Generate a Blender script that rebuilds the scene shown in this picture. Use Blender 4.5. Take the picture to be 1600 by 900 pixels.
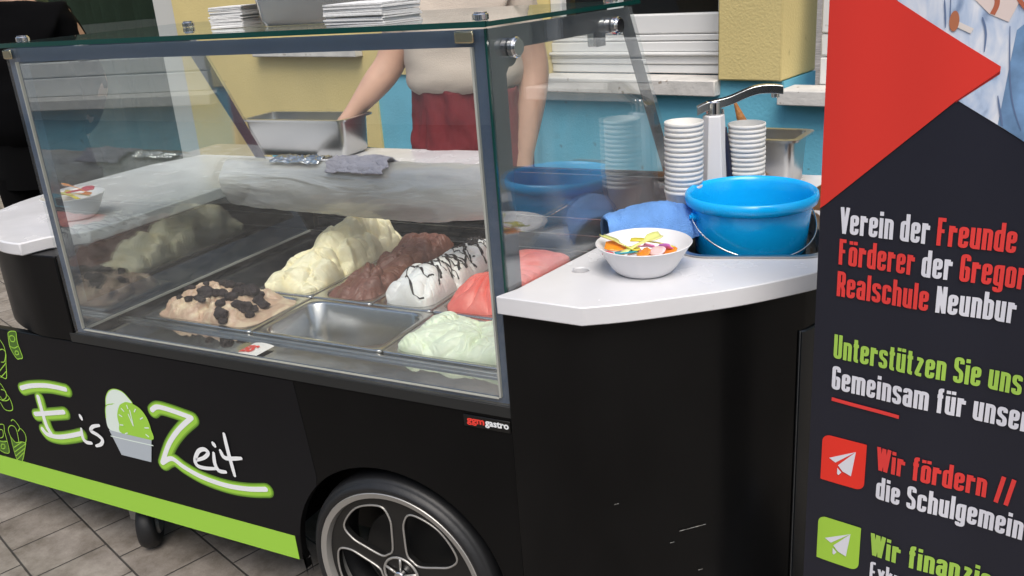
import bpy, bmesh, math, random
from mathutils import Vector, Matrix, noise
from mathutils.geometry import tessellate_polygon

# ------------------------------------------------------------ camera, sky, sun, exposure
sc = bpy.context.scene
for o in list(bpy.data.objects):
    bpy.data.objects.remove(o)
C = sc.collection
cam_d = bpy.data.cameras.new('camera'); cam = bpy.data.objects.new('camera', cam_d); C.objects.link(cam)
cam_d.lens = 31.5; cam_d.sensor_width = 36; cam_d.clip_start = 0.02; cam_d.clip_end = 500
R_ = (0.8906659796, 0.4490205452, -0.0713769058)
D_ = (0.0916113579, -0.3310096982, -0.9391698136)
F_ = (-0.4453329898, 0.8299476669, -0.3359544590)
cam.matrix_world = Matrix(((R_[0], -D_[0], -F_[0], 0.7284641), (R_[1], -D_[1], -F_[1], -1.3219937),
                           (R_[2], -D_[2], -F_[2], 0.7735813), (0, 0, 0, 1)))
sc.camera = cam

w = bpy.data.worlds.new('World'); sc.world = w; w.use_nodes = True
nt = w.node_tree
bg = nt.nodes['Background']; sky = nt.nodes.new('ShaderNodeTexSky')
sky.sky_type = 'NISHITA'; sky.sun_disc = False
SUN_EL, SUN_AZ = math.radians(58), math.radians(150)      # azimuth measured from +Y towards +X
sky.sun_elevation = SUN_EL; sky.sun_rotation = SUN_AZ
sky.air_density = 1.3; sky.dust_density = 4.0; sky.ozone_density = 1.0
nt.links.new(sky.outputs[0], bg.inputs[0]); bg.inputs[1].default_value = 0.10
sd = bpy.data.lights.new('sun', 'SUN'); sun = bpy.data.objects.new('sun', sd); C.objects.link(sun)
sd.energy = 1.5; sd.angle = math.radians(35); sd.color = (1, .97, .92)
sdir = Vector((math.sin(SUN_AZ) * math.cos(SUN_EL), math.cos(SUN_AZ) * math.cos(SUN_EL), math.sin(SUN_EL)))
sun.rotation_euler = sdir.to_track_quat('Z', 'Y').to_euler()
sun.location = (2, -4, 8)
vs = sc.view_settings
vs.view_transform = 'Standard'; vs.look = 'None'; vs.gamma = 1; vs.exposure = 0.74
sc.cycles.transparent_max_bounces = 24; sc.cycles.max_bounces = 10; sc.cycles.glossy_bounces = 6
sc.cycles.caustics_reflective = False; sc.cycles.caustics_refractive = False

GZ = -0.685                                                # ground level
rnd = random.Random(7)

# ------------------------------------------------------------ materials
MATS = {}
def P(name, col, rough=.5, metal=0., bump=0., bscale=40., var=0., vscale=6., spec=.5, coat=0., sss=0., emit=None, aniso=0., detail=4, rvar=0., trans=0.):
    if name in MATS: return MATS[name]
    m = bpy.data.materials.new(name); m.use_nodes = True; n = m.node_tree; b = n.nodes['Principled BSDF']
    b.inputs['Base Color'].default_value = (*col, 1); b.inputs['Roughness'].default_value = rough
    b.inputs['Metallic'].default_value = metal; b.inputs['Specular IOR Level'].default_value = spec
    b.inputs['Coat Weight'].default_value = coat; b.inputs['Coat Roughness'].default_value = .08
    if trans: b.inputs['Transmission Weight'].default_value = trans
    if sss:
        b.inputs['Subsurface Weight'].default_value = sss; b.inputs['Subsurface Radius'].default_value = (1, .8, .6)
        b.inputs['Subsurface Scale'].default_value = .008
    tc = n.nodes.new('ShaderNodeTexCoord')
    if var:
        t = n.nodes.new('ShaderNodeTexNoise'); t.inputs['Scale'].default_value = vscale; t.inputs['Detail'].default_value = 6
        n.links.new(tc.outputs['Object'], t.inputs['Vector'])
        mx = n.nodes.new('ShaderNodeMix'); mx.data_type = 'RGBA'
        mx.inputs[6].default_value = (*[c * (1 - var) for c in col], 1); mx.inputs[7].default_value = (*[min(1, c * (1 + var)) for c in col], 1)
        rp = n.nodes.new('ShaderNodeMapRange'); rp.inputs[1].default_value = .3; rp.inputs[2].default_value = .7
        n.links.new(t.outputs[0], rp.inputs[0]); n.links.new(rp.outputs[0], mx.inputs[0]); n.links.new(mx.outputs[2], b.inputs['Base Color'])
    if rvar:
        t2 = n.nodes.new('ShaderNodeTexNoise'); t2.inputs['Scale'].default_value = vscale * 1.7; t2.inputs['Detail'].default_value = 5
        n.links.new(tc.outputs['Object'], t2.inputs['Vector'])
        r2 = n.nodes.new('ShaderNodeMapRange'); r2.inputs[1].default_value = .35; r2.inputs[2].default_value = .65
        r2.inputs[3].default_value = max(0, rough - rvar); r2.inputs[4].default_value = min(1, rough + rvar)
        n.links.new(t2.outputs[0], r2.inputs[0]); n.links.new(r2.outputs[0], b.inputs['Roughness'])
    if bump:
        t = n.nodes.new('ShaderNodeTexNoise'); t.inputs['Scale'].default_value = bscale; t.inputs['Detail'].default_value = detail
        n.links.new(tc.outputs['Object'], t.inputs['Vector'])
        bp = n.nodes.new('ShaderNodeBump'); bp.inputs['Strength'].default_value = bump; bp.inputs['Distance'].default_value = .01
        n.links.new(t.outputs[0], bp.inputs['Height']); n.links.new(bp.outputs[0], b.inputs['Normal'])
    MATS[name] = m; return m

def glass(name, ior, tint, smear_veil=0.):
    m = bpy.data.materials.new(name); m.use_nodes = True; n = m.node_tree; n.nodes.clear()
    out = n.nodes.new('ShaderNodeOutputMaterial'); mx = n.nodes.new('ShaderNodeMixShader')
    tr = n.nodes.new('ShaderNodeBsdfTransparent'); tr.inputs[0].default_value = (*tint, 1)
    gl = n.nodes.new('ShaderNodeBsdfGlossy'); gl.inputs['Roughness'].default_value = 0.0; gl.inputs[0].default_value = (.95, .98, 1, 1)
    fr = n.nodes.new('ShaderNodeFresnel'); ge = n.nodes.new('ShaderNodeNewGeometry'); mi_ = n.nodes.new('ShaderNodeMix')   # same reflectance for both faces of the sheet
    mi_.inputs[2].default_value = ior; mi_.inputs[3].default_value = 1 / ior
    n.links.new(ge.outputs['Backfacing'], mi_.inputs[0]); n.links.new(mi_.outputs[0], fr.inputs[0])
    n.links.new(fr.outputs[0], mx.inputs[0]); n.links.new(tr.outputs[0], mx.inputs[1]); n.links.new(gl.outputs[0], mx.inputs[2])
    last = mx
    if smear_veil:                                              # pale film: dust, wiping marks and an imitated veil of reflections
        tc = n.nodes.new('ShaderNodeTexCoord'); t = n.nodes.new('ShaderNodeTexNoise'); t.inputs['Scale'].default_value = 5
        t.inputs['Detail'].default_value = 7; t.inputs['Distortion'].default_value = 1.2
        n.links.new(tc.outputs['Object'], t.inputs['Vector'])
        rp = n.nodes.new('ShaderNodeMapRange'); rp.inputs[1].default_value = .42; rp.inputs[2].default_value = .75; rp.inputs[4].default_value = smear_veil
        rp.inputs[3].default_value = smear_veil * .35
        n.links.new(t.outputs[0], rp.inputs[0])
        df = n.nodes.new('ShaderNodeBsdfDiffuse'); df.inputs[0].default_value = (.75, .78, .78, 1)
        m2 = n.nodes.new('ShaderNodeMixShader'); n.links.new(rp.outputs[0], m2.inputs[0]); n.links.new(mx.outputs[0], m2.inputs[1]); n.links.new(df.outputs[0], m2.inputs[2])
        last = m2
    n.links.new(last.outputs[0], out.inputs[0]); MATS[name] = m; return m

BLK = P('black_laminate', (.0035, .0035, .0037), .36, var=.25, vscale=3, spec=.16, rvar=.05)
BLK2 = P('black_vinyl_wrap', (.0055, .0055, .0068), .45, var=.2, vscale=2, spec=.2)
TRIM = P('dark_trim', (.022, .023, .023), .35, spec=.3)
FRAME = P('anthracite_paint', (.012, .018, .032), .28, spec=.35)
RAIL = P('anthracite_sky_tint', (.055, .085, .145), .3, spec=.4)  # anthracite border with the blue sky reflection put into its colour
WELL = P('black_well', (.008, .009, .011), .18, spec=.5)
STEEL = P('brushed_steel', (.56, .56, .55), .28, metal=1)
PANST = P('pan_steel', (.58, .58, .57), .25, metal=1)
MIRROR = P('polished_steel', (.50, .49, .47), .05, metal=1, bump=.012, bscale=6)
CHROME = P('chrome', (.72, .72, .72), .08, metal=1)
BRASS = P('pale_gold_clip', (.62, .55, .38), .2, metal=1)
COUNTER = P('white_stone', (.66, .66, .68), .2, var=.05, vscale=7, spec=.5, rvar=.08)
RUBBER = P('rubber', (.010, .0105, .012), .5, bump=.08, bscale=60)
RIMM = P('grey_alloy', (.42, .41, .39), .35, metal=.6)
RIMB = P('black_rim', (.008, .008, .008), .3)
GREEN = P('lime_print', (.33, .62, .06), .42)
GREEN_D = P('lime_print_soft', (.10, .22, .02), .45)
GREEN_M = P('lime_print_mid', (.22, .45, .04), .45)
WHITE_PRINT = P('white_print', (.8, .82, .84), .4)
GREY_PRINT = P('grey_print', (.42, .47, .52), .4)
RED_PRINT = P('red_print', (.78, .05, .035), .45)
GL_FRONT = glass('front_glass', 1.58, (.985, .995, .99), .022)
GL_LEFT = glass('left_glass', 2.3, (.95, .975, .97), .02)
GL_RIGHT = glass('right_glass', 2.1, (.97, .985, .98), .08)
GL_TOP = glass('top_glass', 1.4, (.975, .995, .99), .012)
GEDGE = P('glass_edge', (.004, .045, .038), .1, spec=.7)
GEDGE_L = P('glass_edge_pale', (.36, .37, .34), .25)
PLAST_W = P('white_plastic', (.72, .72, .74), .28, sss=.05)
PAPER_W = P('white_paper', (.82, .81, .78), .6, bump=.05, bscale=200)
BLUE_P = P('blue_plastic', (.004, .45, .97), .24, spec=.5, sss=.15, rvar=.05, vscale=12)
SKIN = P('skin', (.55, .33, .235), .5, var=.09, vscale=18, sss=.12, bump=.04, bscale=150)
SKIN_D = P('skin_tan', (.38, .22, .15), .5, var=.08, vscale=18, sss=.1)
YEL = P('yellow_render', (.60, .49, .215), .85, bump=.22, bscale=110, var=.07, vscale=3, detail=8)
BLUEW = P('blue_render', (.13, .42, .56), .85, bump=.2, bscale=90, var=.10, vscale=5, detail=8)
WFR = P('white_frame', (.70, .70, .69), .4, var=.03)
SILLM = P('sill_concrete', (.58, .56, .53), .7, var=.12, vscale=14, bump=.2, bscale=60)

def specks(m, scale, thr, col, amt=.8):                      # small dirt spots with a shape of their own
    n = m.node_tree; b = n.nodes['Principled BSDF']; src = b.inputs['Base Color']
    tc = n.nodes.new('ShaderNodeTexCoord'); t = n.nodes.new('ShaderNodeTexNoise'); t.inputs['Scale'].default_value = scale; t.inputs['Detail'].default_value = 3
    n.links.new(tc.outputs['Object'], t.inputs['Vector']); rp = n.nodes.new('ShaderNodeMapRange')
    rp.inputs[1].default_value = thr; rp.inputs[2].default_value = thr + .05; rp.inputs[4].default_value = amt
    n.links.new(t.outputs[0], rp.inputs[0]); mx = n.nodes.new('ShaderNodeMix'); mx.data_type = 'RGBA'; mx.inputs[7].default_value = (*col, 1)
    n.links.new(rp.outputs[0], mx.inputs[0])
    if src.links: n.links.new(src.links[0].from_socket, mx.inputs[6])
    else: mx.inputs[6].default_value = src.default_value
    n.links.new(mx.outputs[2], src)
specks(BLUEW, 26, .69, (.10, .16, .17), .7); specks(YEL, 30, .71, (.36, .28, .12), .6); specks(SILLM, 34, .66, (.22, .17, .12), .8); specks(WFR, 22, .73, (.35, .32, .28), .6)
specks(COUNTER, 60, .75, (.42, .40, .38), .35)

# ------------------------------------------------------------ mesh helpers
class MB:
    def __init__(s): s.v = []; s.f = []; s.mi = []
    def add(s, vs, fs, mi=0):
        k = len(s.v); s.v += [tuple(v) for v in vs]; s.f += [tuple(i + k for i in f) for f in fs]; s.mi += [mi] * len(fs); return s
    def box(s, x0, x1, y0, y1, z0, z1, mi=0):
        v = [(x, y, z) for z in (z0, z1) for y in (y0, y1) for x in (x0, x1)]
        return s.add(v, [(0, 2, 3, 1), (4, 5, 7, 6), (0, 1, 5, 4), (1, 3, 7, 5), (3, 2, 6, 7), (2, 0, 4, 6)], mi)
    def prism(s, pts, a, b, mi=0):                          # pts: bottom loop (3-D points), extruded by vector (b) ; a unused offset
        n = len(pts); e = Vector(b)
        v = [Vector(p) for p in pts] + [Vector(p) + e for p in pts]
        f = [tuple(range(n))[::-1], tuple(range(n, 2 * n))] + [(i, (i + 1) % n, n + (i + 1) % n, n + i) for i in range(n)]
        return s.add(v, f, mi)
    def zprism(s, xy, z0, z1, mi=0): return s.prism([(x, y, z0) for x, y in xy], 0, (0, 0, z1 - z0), mi)
    def yprism(s, xz, y0, y1, mi=0): return s.prism([(x, y0, z) for x, z in xz], 0, (0, y1 - y0, 0), mi)
    def lathe(s, prof, seg=48, c=(0, 0, 0), axis=None, mi=0, sx=1, sy=1):
        q = Matrix.Identity(3) if axis is None else Vector(axis).to_track_quat('Z', 'Y').to_matrix()
        v = []; f = []; n = len(prof)
        for i in range(seg):
            t = 2 * math.pi * i / seg
            for r, z in prof:
                v.append(q @ Vector((r * math.cos(t) * sx, r * math.sin(t) * sy, z)) + Vector(c))
        for i in range(seg):
            j = (i + 1) % seg
            for k in range(n - 1): f.append((i * n + k, j * n + k, j * n + k + 1, i * n + k + 1))
        if prof[0][0] > 1e-5: pass
        return s.add(v, f, mi)
    def cyl(s, c, axis, r, h, seg=24, mi=0, bev=None):
        b = min(r, h) * .15 if bev is None else bev
        return s.lathe([(0.0, 0), (r - b, 0), (r, b), (r, h - b), (r - b, h), (0.0, h)], seg, c, axis, mi)
    def tube(s, pts, r, seg=10, mi=0, flat=1., cap=True):
        pts = [Vector(p) for p in pts]; n = len(pts); v = []; f = []
        up = Vector((0, 0, 1)); prev = None
        for i, p in enumerate(pts):
            d = (pts[min(i + 1, n - 1)] - pts[max(i - 1, 0)]).normalized()
            a = d.cross(up)
            if a.length < 1e-3: a = prev or d.cross(Vector((0, 1, 0)))
            a.normalize()
            if prev is not None and a.dot(prev) < 0: a = -a
            prev = a; b = a.cross(d).normalized()
            rr = r[i] if isinstance(r, (list, tuple)) else r
            for k in range(seg):
                t = 2 * math.pi * k / seg
                v.append(p + a * math.cos(t) * rr + b * math.sin(t) * rr * flat)
        for i in range(n - 1):
            for k in range(seg):
                k2 = (k + 1) % seg
                f.append((i * seg + k, i * seg + k2, (i + 1) * seg + k2, (i + 1) * seg + k))
        if cap: f += [tuple(range(seg))[::-1], tuple((n - 1) * seg + k for k in range(seg))]
        return s.add(v, f, mi)

def smooth_path(pts, sub=6, closed=False):
    P_ = [Vector(p) for p in pts]; n = len(P_); out = []
    rng = range(n) if closed else range(n - 1)
    for i in rng:
        g = (lambda k: P_[k % n]) if closed else (lambda k: P_[min(max(k, 0), n - 1)])
        p0, p1, p2, p3 = g(i - 1), g(i), g(i + 1), g(i + 2)
        for k in range(sub):
            t = k / sub
            out.append(.5 * ((2 * p1) + (p2 - p0) * t + (2 * p0 - 5 * p1 + 4 * p2 - p3) * t * t + (3 * p1 - p0 - 3 * p2 + p3) * t ** 3))
    if not closed: out.append(P_[-1])
    return out

def world_of(o):
    return Matrix.Translation(o.location) @ o.rotation_euler.to_matrix().to_4x4()
def empty(name, loc, rz=0., label=None, cat=None, group=None, kind=None):
    o = bpy.data.objects.new(name, None); C.objects.link(o); o.location = loc; o.rotation_euler = (0, 0, rz); o.empty_display_size = .1
    tag(o, label, cat, group, kind); return o
def tag(o, label=None, cat=None, group=None, kind=None):
    if label: o['label'] = label
    if cat: o['category'] = cat
    if group: o['group'] = group
    if kind: o['kind'] = kind
    return o
def obj(name, mb, mat, parent=None, smooth=None, bevel=0., local=False, sub=0, label=None, recalc=True, bseg=2):
    me = bpy.data.meshes.new(name); me.from_pydata([tuple(v) for v in mb.v], [], mb.f)
    for m in (mat if isinstance(mat, (list, tuple)) else [mat]): me.materials.append(m)
    me.polygons.foreach_set('material_index', mb.mi)
    bm = bmesh.new(); bm.from_mesh(me)
    bmesh.ops.remove_doubles(bm, verts=bm.verts, dist=1e-6)
    if recalc: bmesh.ops.recalc_face_normals(bm, faces=bm.faces)
    bm.to_mesh(me); bm.free()
    o = bpy.data.objects.new(name, me); C.objects.link(o)
    M = world_of(root_of(parent)).inverted() if (parent is not None and not local) else Matrix.Identity(4)
    if parent is not None and not local and parent.parent is not None:
        M = Matrix.Translation(-parent.location) @ M
    for v in me.vertices: v.co = M @ v.co
    xs = [v.co for v in me.vertices]
    c = Vector(((min(p.x for p in xs) + max(p.x for p in xs)) / 2, (min(p.y for p in xs) + max(p.y for p in xs)) / 2, min(p.z for p in xs)))
    for v in me.vertices: v.co = v.co - c
    o.location = c
    if parent is not None: o.parent = parent
    if smooth is not None:
        for p in me.polygons: p.use_smooth = True
        if smooth < 179:
            try: me.set_sharp_from_angle(angle=math.radians(smooth))
            except Exception: pass
    if bevel:
        b = o.modifiers.new('edge', 'BEVEL'); b.width = bevel; b.segments = bseg; b.limit_method = 'ANGLE'; b.angle_limit = math.radians(35)
        for p in me.polygons: p.use_smooth = True
        try: me.set_sharp_from_angle(angle=math.radians(35))
        except Exception: pass
        b.harden_normals = False
    if sub:
        s_ = o.modifiers.new('round', 'SUBSURF'); s_.levels = sub; s_.render_levels = sub
    if label: o['label'] = label
    return o
def root_of(o):
    while o is not None and o.parent is not None: o = o.parent
    return o
def copy_tree(o, parent=None):
    c = o.copy(); C.objects.link(c)
    if parent is not None: c.parent = parent
    for ch in list(o.children): copy_tree(ch, c)
    return c
def rrect(cx, cy, hx, hy, r, n=6, rot=0.):
    out = []
    for qx, qy, a0 in ((1, 1, 0), (-1, 1, 90), (-1, -1, 180), (1, -1, 270)):
        for k in range(n + 1):
            a = math.radians(a0 + 90 * k / n)
            out.append((qx * (hx - r) + r * math.cos(a), qy * (hy - r) + r * math.sin(a)))
    c, s = math.cos(rot), math.sin(rot)
    return [(cx + x * c - y * s, cy + x * s + y * c) for x, y in out]
def slab_holes(mb, outer, holes, z0, z1, mi=0):              # flat plate with holes
    loops = [outer] + holes
    V = [(x, y) for lp in loops for x, y in lp]; n = len(V)
    Fs = []
    for f in tessellate_polygon([[Vector((x, y, 0)) for x, y in lp] for lp in loops]):
        a, b_, c = [V[i] for i in f]
        ar = (b_[0] - a[0]) * (c[1] - a[1]) - (c[0] - a[0]) * (b_[1] - a[1])
        if abs(ar) > 1e-12: Fs.append(tuple(f) if ar > 0 else tuple(f)[::-1])
    mb.add([(x, y, z1) for x, y in V] + [(x, y, z0) for x, y in V], Fs + [tuple(i + n for i in f)[::-1] for f in Fs], mi)
    for lp in loops:
        m = len(lp)
        mb.add([(x, y, z) for z in (z0, z1) for x, y in lp], [(k, (k + 1) % m, m + (k + 1) % m, m + k) for k in range(m)], mi)
    return mb
def ribbon(mb, pts, wid, to3, h=0., taper=0., mi=0):         # flat stroke in a plane; to3(a, b, height) -> 3-D
    p = [Vector((q[0], q[1])) for q in pts]; n = len(p); L = []; R = []
    for i in range(n):
        d1 = (p[i] - p[i - 1]).normalized() if i else None
        d2 = (p[i + 1] - p[i]).normalized() if i < n - 1 else None
        if d1 is None: d = d2; k = 1
        elif d2 is None: d = d1; k = 1
        else:
            d = (d1 + d2); d = d.normalized() if d.length > 1e-6 else d1; k = 1 / max(.5, d.dot(d1))
        nr = Vector((-d.y, d.x)); wd = wid
        if taper: wd = wid * (1 - taper * abs(2 * i / (n - 1) - 1) ** 3)
        L.append(p[i] + nr * wd / 2 * k); R.append(p[i] - nr * wd / 2 * k)
    v = [to3(q.x, q.y, h) for q in L] + [to3(q.x, q.y, h) for q in R]
    mb.add(v, [(i, i + 1, n + i + 1, n + i) for i in range(n - 1)], mi)
def disc2(mb, c, r, to3, h=0., mi=0, n=14):
    v = [to3(c[0] + r * math.cos(2 * math.pi * k / n), c[1] + r * math.sin(2 * math.pi * k / n), h) for k in range(n)]
    mb.add(v, [tuple(range(n))], mi)
def poly2(mb, pts, to3, h=0., mi=0): mb.add([to3(a, b, h) for a, b in pts], [tuple(range(len(pts)))], mi)

N3 = lambda x, y, z=0.: noise.noise(Vector((x, y, z)))
# ------------------------------------------------------------ ground
gm = bpy.data.materials.new('concrete_pavers'); gm.use_nodes = True; n = gm.node_tree; b = n.nodes['Principled BSDF']
tc = n.nodes.new('ShaderNodeTexCoord'); vr = n.nodes.new('ShaderNodeVectorRotate'); vr.rotation_type = 'Z_AXIS'; vr.inputs['Angle'].default_value = math.radians(18.8)
mp = n.nodes.new('ShaderNodeMapping'); mp.inputs['Location'].default_value = (.012, .012, 0)
n.links.new(tc.outputs['Object'], vr.inputs['Vector']); n.links.new(vr.outputs[0], mp.inputs[0])
br = n.nodes.new('ShaderNodeTexBrick'); br.inputs['Scale'].default_value = 1; br.inputs['Brick Width'].default_value = .185; br.inputs['Row Height'].default_value = .198
br.inputs['Mortar Size'].default_value = .0035; br.inputs['Mortar Smooth'].default_value = .6; br.offset = .5; br.inputs['Bias'].default_value = 0
br.inputs['Color1'].default_value = (.20, .178, .155, 1); br.inputs['Color2'].default_value = (.265, .240, .215, 1); br.inputs['Mortar'].default_value = (.045, .04, .036, 1)
n.links.new(mp.outputs[0], br.inputs[0])
t = n.nodes.new('ShaderNodeTexNoise'); t.inputs['Scale'].default_value = 9; t.inputs['Detail'].default_value = 9; t.inputs['Roughness'].default_value = .7
n.links.new(tc.outputs['Object'], t.inputs['Vector'])
mx = n.nodes.new('ShaderNodeMix'); mx.data_type = 'RGBA'; mx.blend_type = 'MULTIPLY'; mx.inputs[0].default_value = .85
cr = n.nodes.new('ShaderNodeValToRGB'); cr.color_ramp.elements[0].position = .34; cr.color_ramp.elements[0].color = (.42, .38, .33, 1); cr.color_ramp.elements[1].position = .66; cr.color_ramp.elements[1].color = (1.25, 1.25, 1.25, 1)
n.links.new(t.outputs[0], cr.inputs[0]); n.links.new(br.outputs[0], mx.inputs[6]); n.links.new(cr.outputs[0], mx.inputs[7]); n.links.new(mx.outputs[2], b.inputs['Base Color'])
b.inputs['Roughness'].default_value = .75
t2 = n.nodes.new('ShaderNodeTexNoise'); t2.inputs['Scale'].default_value = 160; t2.inputs['Detail'].default_value = 4; n.links.new(tc.outputs['Object'], t2.inputs['Vector'])
ma = n.nodes.new('ShaderNodeMath'); ma.operation = 'MULTIPLY_ADD'; ma.inputs[1].default_value = .25
iv = n.nodes.new('ShaderNodeMath'); iv.operation = 'SUBTRACT'; iv.inputs[0].default_value = 1; n.links.new(br.outputs['Fac'], iv.inputs[1])
n.links.new(t2.outputs[0], ma.inputs[0]); n.links.new(iv.outputs[0], ma.inputs[2])
bp = n.nodes.new('ShaderNodeBump'); bp.inputs['Strength'].default_value = .7; bp.inputs['Distance'].default_value = .006
n.links.new(ma.outputs[0], bp.inputs['Height']); n.links.new(bp.outputs[0], b.inputs['Normal'])
o = obj('ground', MB().add([(-60, -60, GZ), (60, -60, GZ), (60, 60, GZ), (-60, 60, GZ)], [(0, 1, 2, 3)]), gm, local=True)
tag(o, kind='structure')

# ------------------------------------------------------------ house facade behind (local: x along the wall, y into it, z height above cart deck)
house = empty('house_facade', (.4, 1.85, GZ), math.radians(-12), 'yellow rendered house front with pale blue plinth and white windows', 'building')
Z0 = -GZ
def hz(mb):                                                  # shift deck heights to heights above ground
    mb.v = [(x, y, z + Z0) for x, y, z in mb.v]; return mb
mb = MB()
mb.box(-1.36, -2.36 + .0, .0, .3, .335, 3.2); mb.v = mb.v  # wall right of the person
mb.box(-3.3, -2.36, .0, .3, -.03, 3.2); mb.box(-4.02, -3.3, .0, .3, -.55, 3.2)
mb.box(-12, -6.1, .0, .3, -.55, 3.2); mb.box(-6.1, -4.02, 0, .3, 1.75, 3.2)
mb.box(-1.36, -.53, .0, .3, 1.75, 3.2); mb.box(-.2, 1.2, .0, .3, 1.75, 3.2)
obj('wall', hz(mb), YEL, house, local=True)
mb = MB(); mb.box(-.53, -.292, -.012, .3, .337, 3.2)
obj('pillar', hz(mb), YEL, house, local=True, bevel=.006)
mb = MB(); mb.box(-2.36, -.2905, .012, .3, GZ, .335); mb.box(-.29, 1.2, .012, .3, GZ, .261); mb.box(-3.3, -2.3605, .012, .3, GZ, -.03); mb.box(-12, -3.3005, .012, .3, GZ, -.551)
obj('plinth', hz(mb), BLUEW, house, local=True)
DG = P('dark_window_glass', (.006, .006, .006), .06, spec=.5)
def window(x0, x1, zb, zt, stiles, d=.12):
    mb = MB()
    mb.box(x0, x1, d, d + .05, zb, zb + .075); mb.box(x0, x1, d, d + .05, zt - .07, zt)
    for s_ in stiles: mb.box(s_ - .03, s_ + .03, d - .004, d + .05, zb + .076, zt - .071)
    f = obj('window', hz(mb), WFR, house, local=True, bevel=.006)
    mb = MB(); mb.box(x0 + .01, x1 - .01, d + .03, d + .045, zb + .06, zt - .05)
    p = obj('pane', hz(mb), DG, f, local=True); p.location = p.location - f.location
    return f
window(-1.36, -.535, .49, 1.74, (-1.33, -1.05, -.565))
mb = MB()                                                    # white lower panel with grooves under the window
for z0, z1, dd in ((.465, .488, .118), (.425, .462, .112), (.412, .424, .09), (.378, .410, .106), (.343, .376, .112)):
    mb.box(-1.36, -.532, dd, .2, z0, z1)
obj('window_panel', hz(mb), WFR, house, local=True, bevel=.004)
mb = MB(); mb.box(-1.37, -.531, -.035, .12, .281, .338); obj('sill', hz(mb), SILLM, house, local=True, bevel=.004)
window(-.2, 1.2, .41, 1.74, (-.17, .5, 1.17), .10)
mb = MB(); mb.box(-.29, 1.22, -.05, .1, .2615, .312); obj('sill', hz(mb), SILLM, house, local=True, bevel=.004)
mb = MB(); mb.box(-.2, 1.2, .1, .2, .3125, .405); obj('window_panel', hz(mb), WFR, house, local=True, bevel=.004)
mb = MB(); mb.box(-3.25, -2.42, -.05, -.0005, .42, .50); obj('sill', hz(mb), SILLM, house, local=True, bevel=.004)
mb = MB(); mb.box(1.2005, 7, -.01, .3, GZ, 3.2); obj('unseen_wing', hz(mb), P('grey_green_render', (.20, .23, .21), .85, bump=.2, bscale=90, var=.1, vscale=4), house, local=True)  # unseen wall, its grey green added for the tone mirrored in the left pane
# big left window with curtains
mb = MB(); mb.box(-4.26, -4.02, .02, .12, -.55, 1.74); mb.box(-6.1, -6.0, .02, .12, -.55, 1.74); mb.box(-6.0, -4.26, .02, .12, -.55, -.48)
f = obj('window', hz(mb), P('grey_frame', (.50, .50, .47), .5), house, local=True, bevel=.006)
cm = P('green_grey_curtain', (.10, .125, .105), .8, var=.2, vscale=3)
mb = MB(); N_ = 160; V = []
for i in range(N_ + 1):
    x = -6.0 + 1.74 * i / N_; y = .2 + .035 * math.sin(i * .55) + .02 * math.sin(i * .23 + 1)
    V += [(x, y, -.48), (x, y, 1.74)]
mb.add(V, [(2 * i, 2 * i + 2, 2 * i + 3, 2 * i + 1) for i in range(N_)])
c_ = obj('curtain', hz(mb), cm, f, smooth=180, local=True); c_.location = c_.location - f.location
mb = MB(); mb.box(-6.0, -4.26, .07, .08, -.48, 1.74)
c_ = obj('pane', hz(mb), glass('window_glass', 1.5, (.6, .68, .64)), f, local=True); c_.location = c_.location - f.location

# ------------------------------------------------------------ unseen pale building, added behind the camera to veil the glass with its reflection
opp = empty('unseen_veil_house', (-1.5, -6.5, GZ), 0, 'unseen pale house added across the lane to veil the glass case', 'building')
PLS = P('pale_plaster', (.66, .66, .62), .85, bump=.2, bscale=60, var=.08, vscale=2)
mb = MB()
for x0, x1 in ((-9, -4.6), (-3.4, -.9), (.3, 2.6), (3.8, 9)): mb.box(x0, x1, -.4, 0, 0, 3.4)
for x0, x1 in ((-4.6, -3.4), (-.9, .3), (2.6, 3.8)): mb.box(x0, x1, -.4, 0, 0, .9); mb.box(x0, x1, -.4, 0, 2.3, 3.4)
obj('wall', mb, PLS, opp, local=True)
for x0, x1 in ((-4.6, -3.4), (-.9, .3), (2.6, 3.8)):
    mb = MB()
    for a, b_, c, d in ((x0, x0 + .06, .9, 2.3), (x1 - .06, x1, .9, 2.3), (x0 + .06, x1 - .06, .9, .97), (x0 + .06, x1 - .06, 2.23, 2.3), ((x0 + x1) / 2 - .03, (x0 + x1) / 2 + .03, .97, 2.23)): mb.box(a, b_, -.16, -.08, c, d)
    f = obj('window', mb, WFR, opp, local=True)
    p = obj('pane', MB().box(x0 + .05, x1 - .05, -.13, -.12, .95, 2.25), DG, f, local=True); p.location = p.location - f.location
obj('roof', MB().box(-9.2, 9.2, -3.0, .25, 3.4, 3.55), P('roof_tile', (.14, .06, .04), .8), opp, local=True)

# ------------------------------------------------------------ the ice cream cart
cart = empty('ice_cream_cart', (-.6, .45, GZ), 0, 'black ice cream cart with glass display case, white counters and lime stripe', 'ice cream cart')
ZC = .23                                                     # top of the white counters
# front panel with wheel arch
WX, WZ, WR = -.317, -.476, .245
pts = [(-2.05, -.505)]
aL = math.acos(max(-1, min(1, (-.605 - WX) / .312)))
arc = [(WX + .276 * math.cos(a), WZ + .272 * math.sin(a)) for a in [math.pi + .2 - k * (math.pi + .4) / 40 for k in range(41)]]
pts += [(arc[0][0], -.505)] + arc + [(arc[-1][0], -.56), (.10, -.56), (.10, -.026), (-2.05, -.026)]
mb = MB(); mb.yprism(pts, .0, .02)
obj('front_panel', mb, BLK, cart, bevel=.0015, bseg=1)
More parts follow.
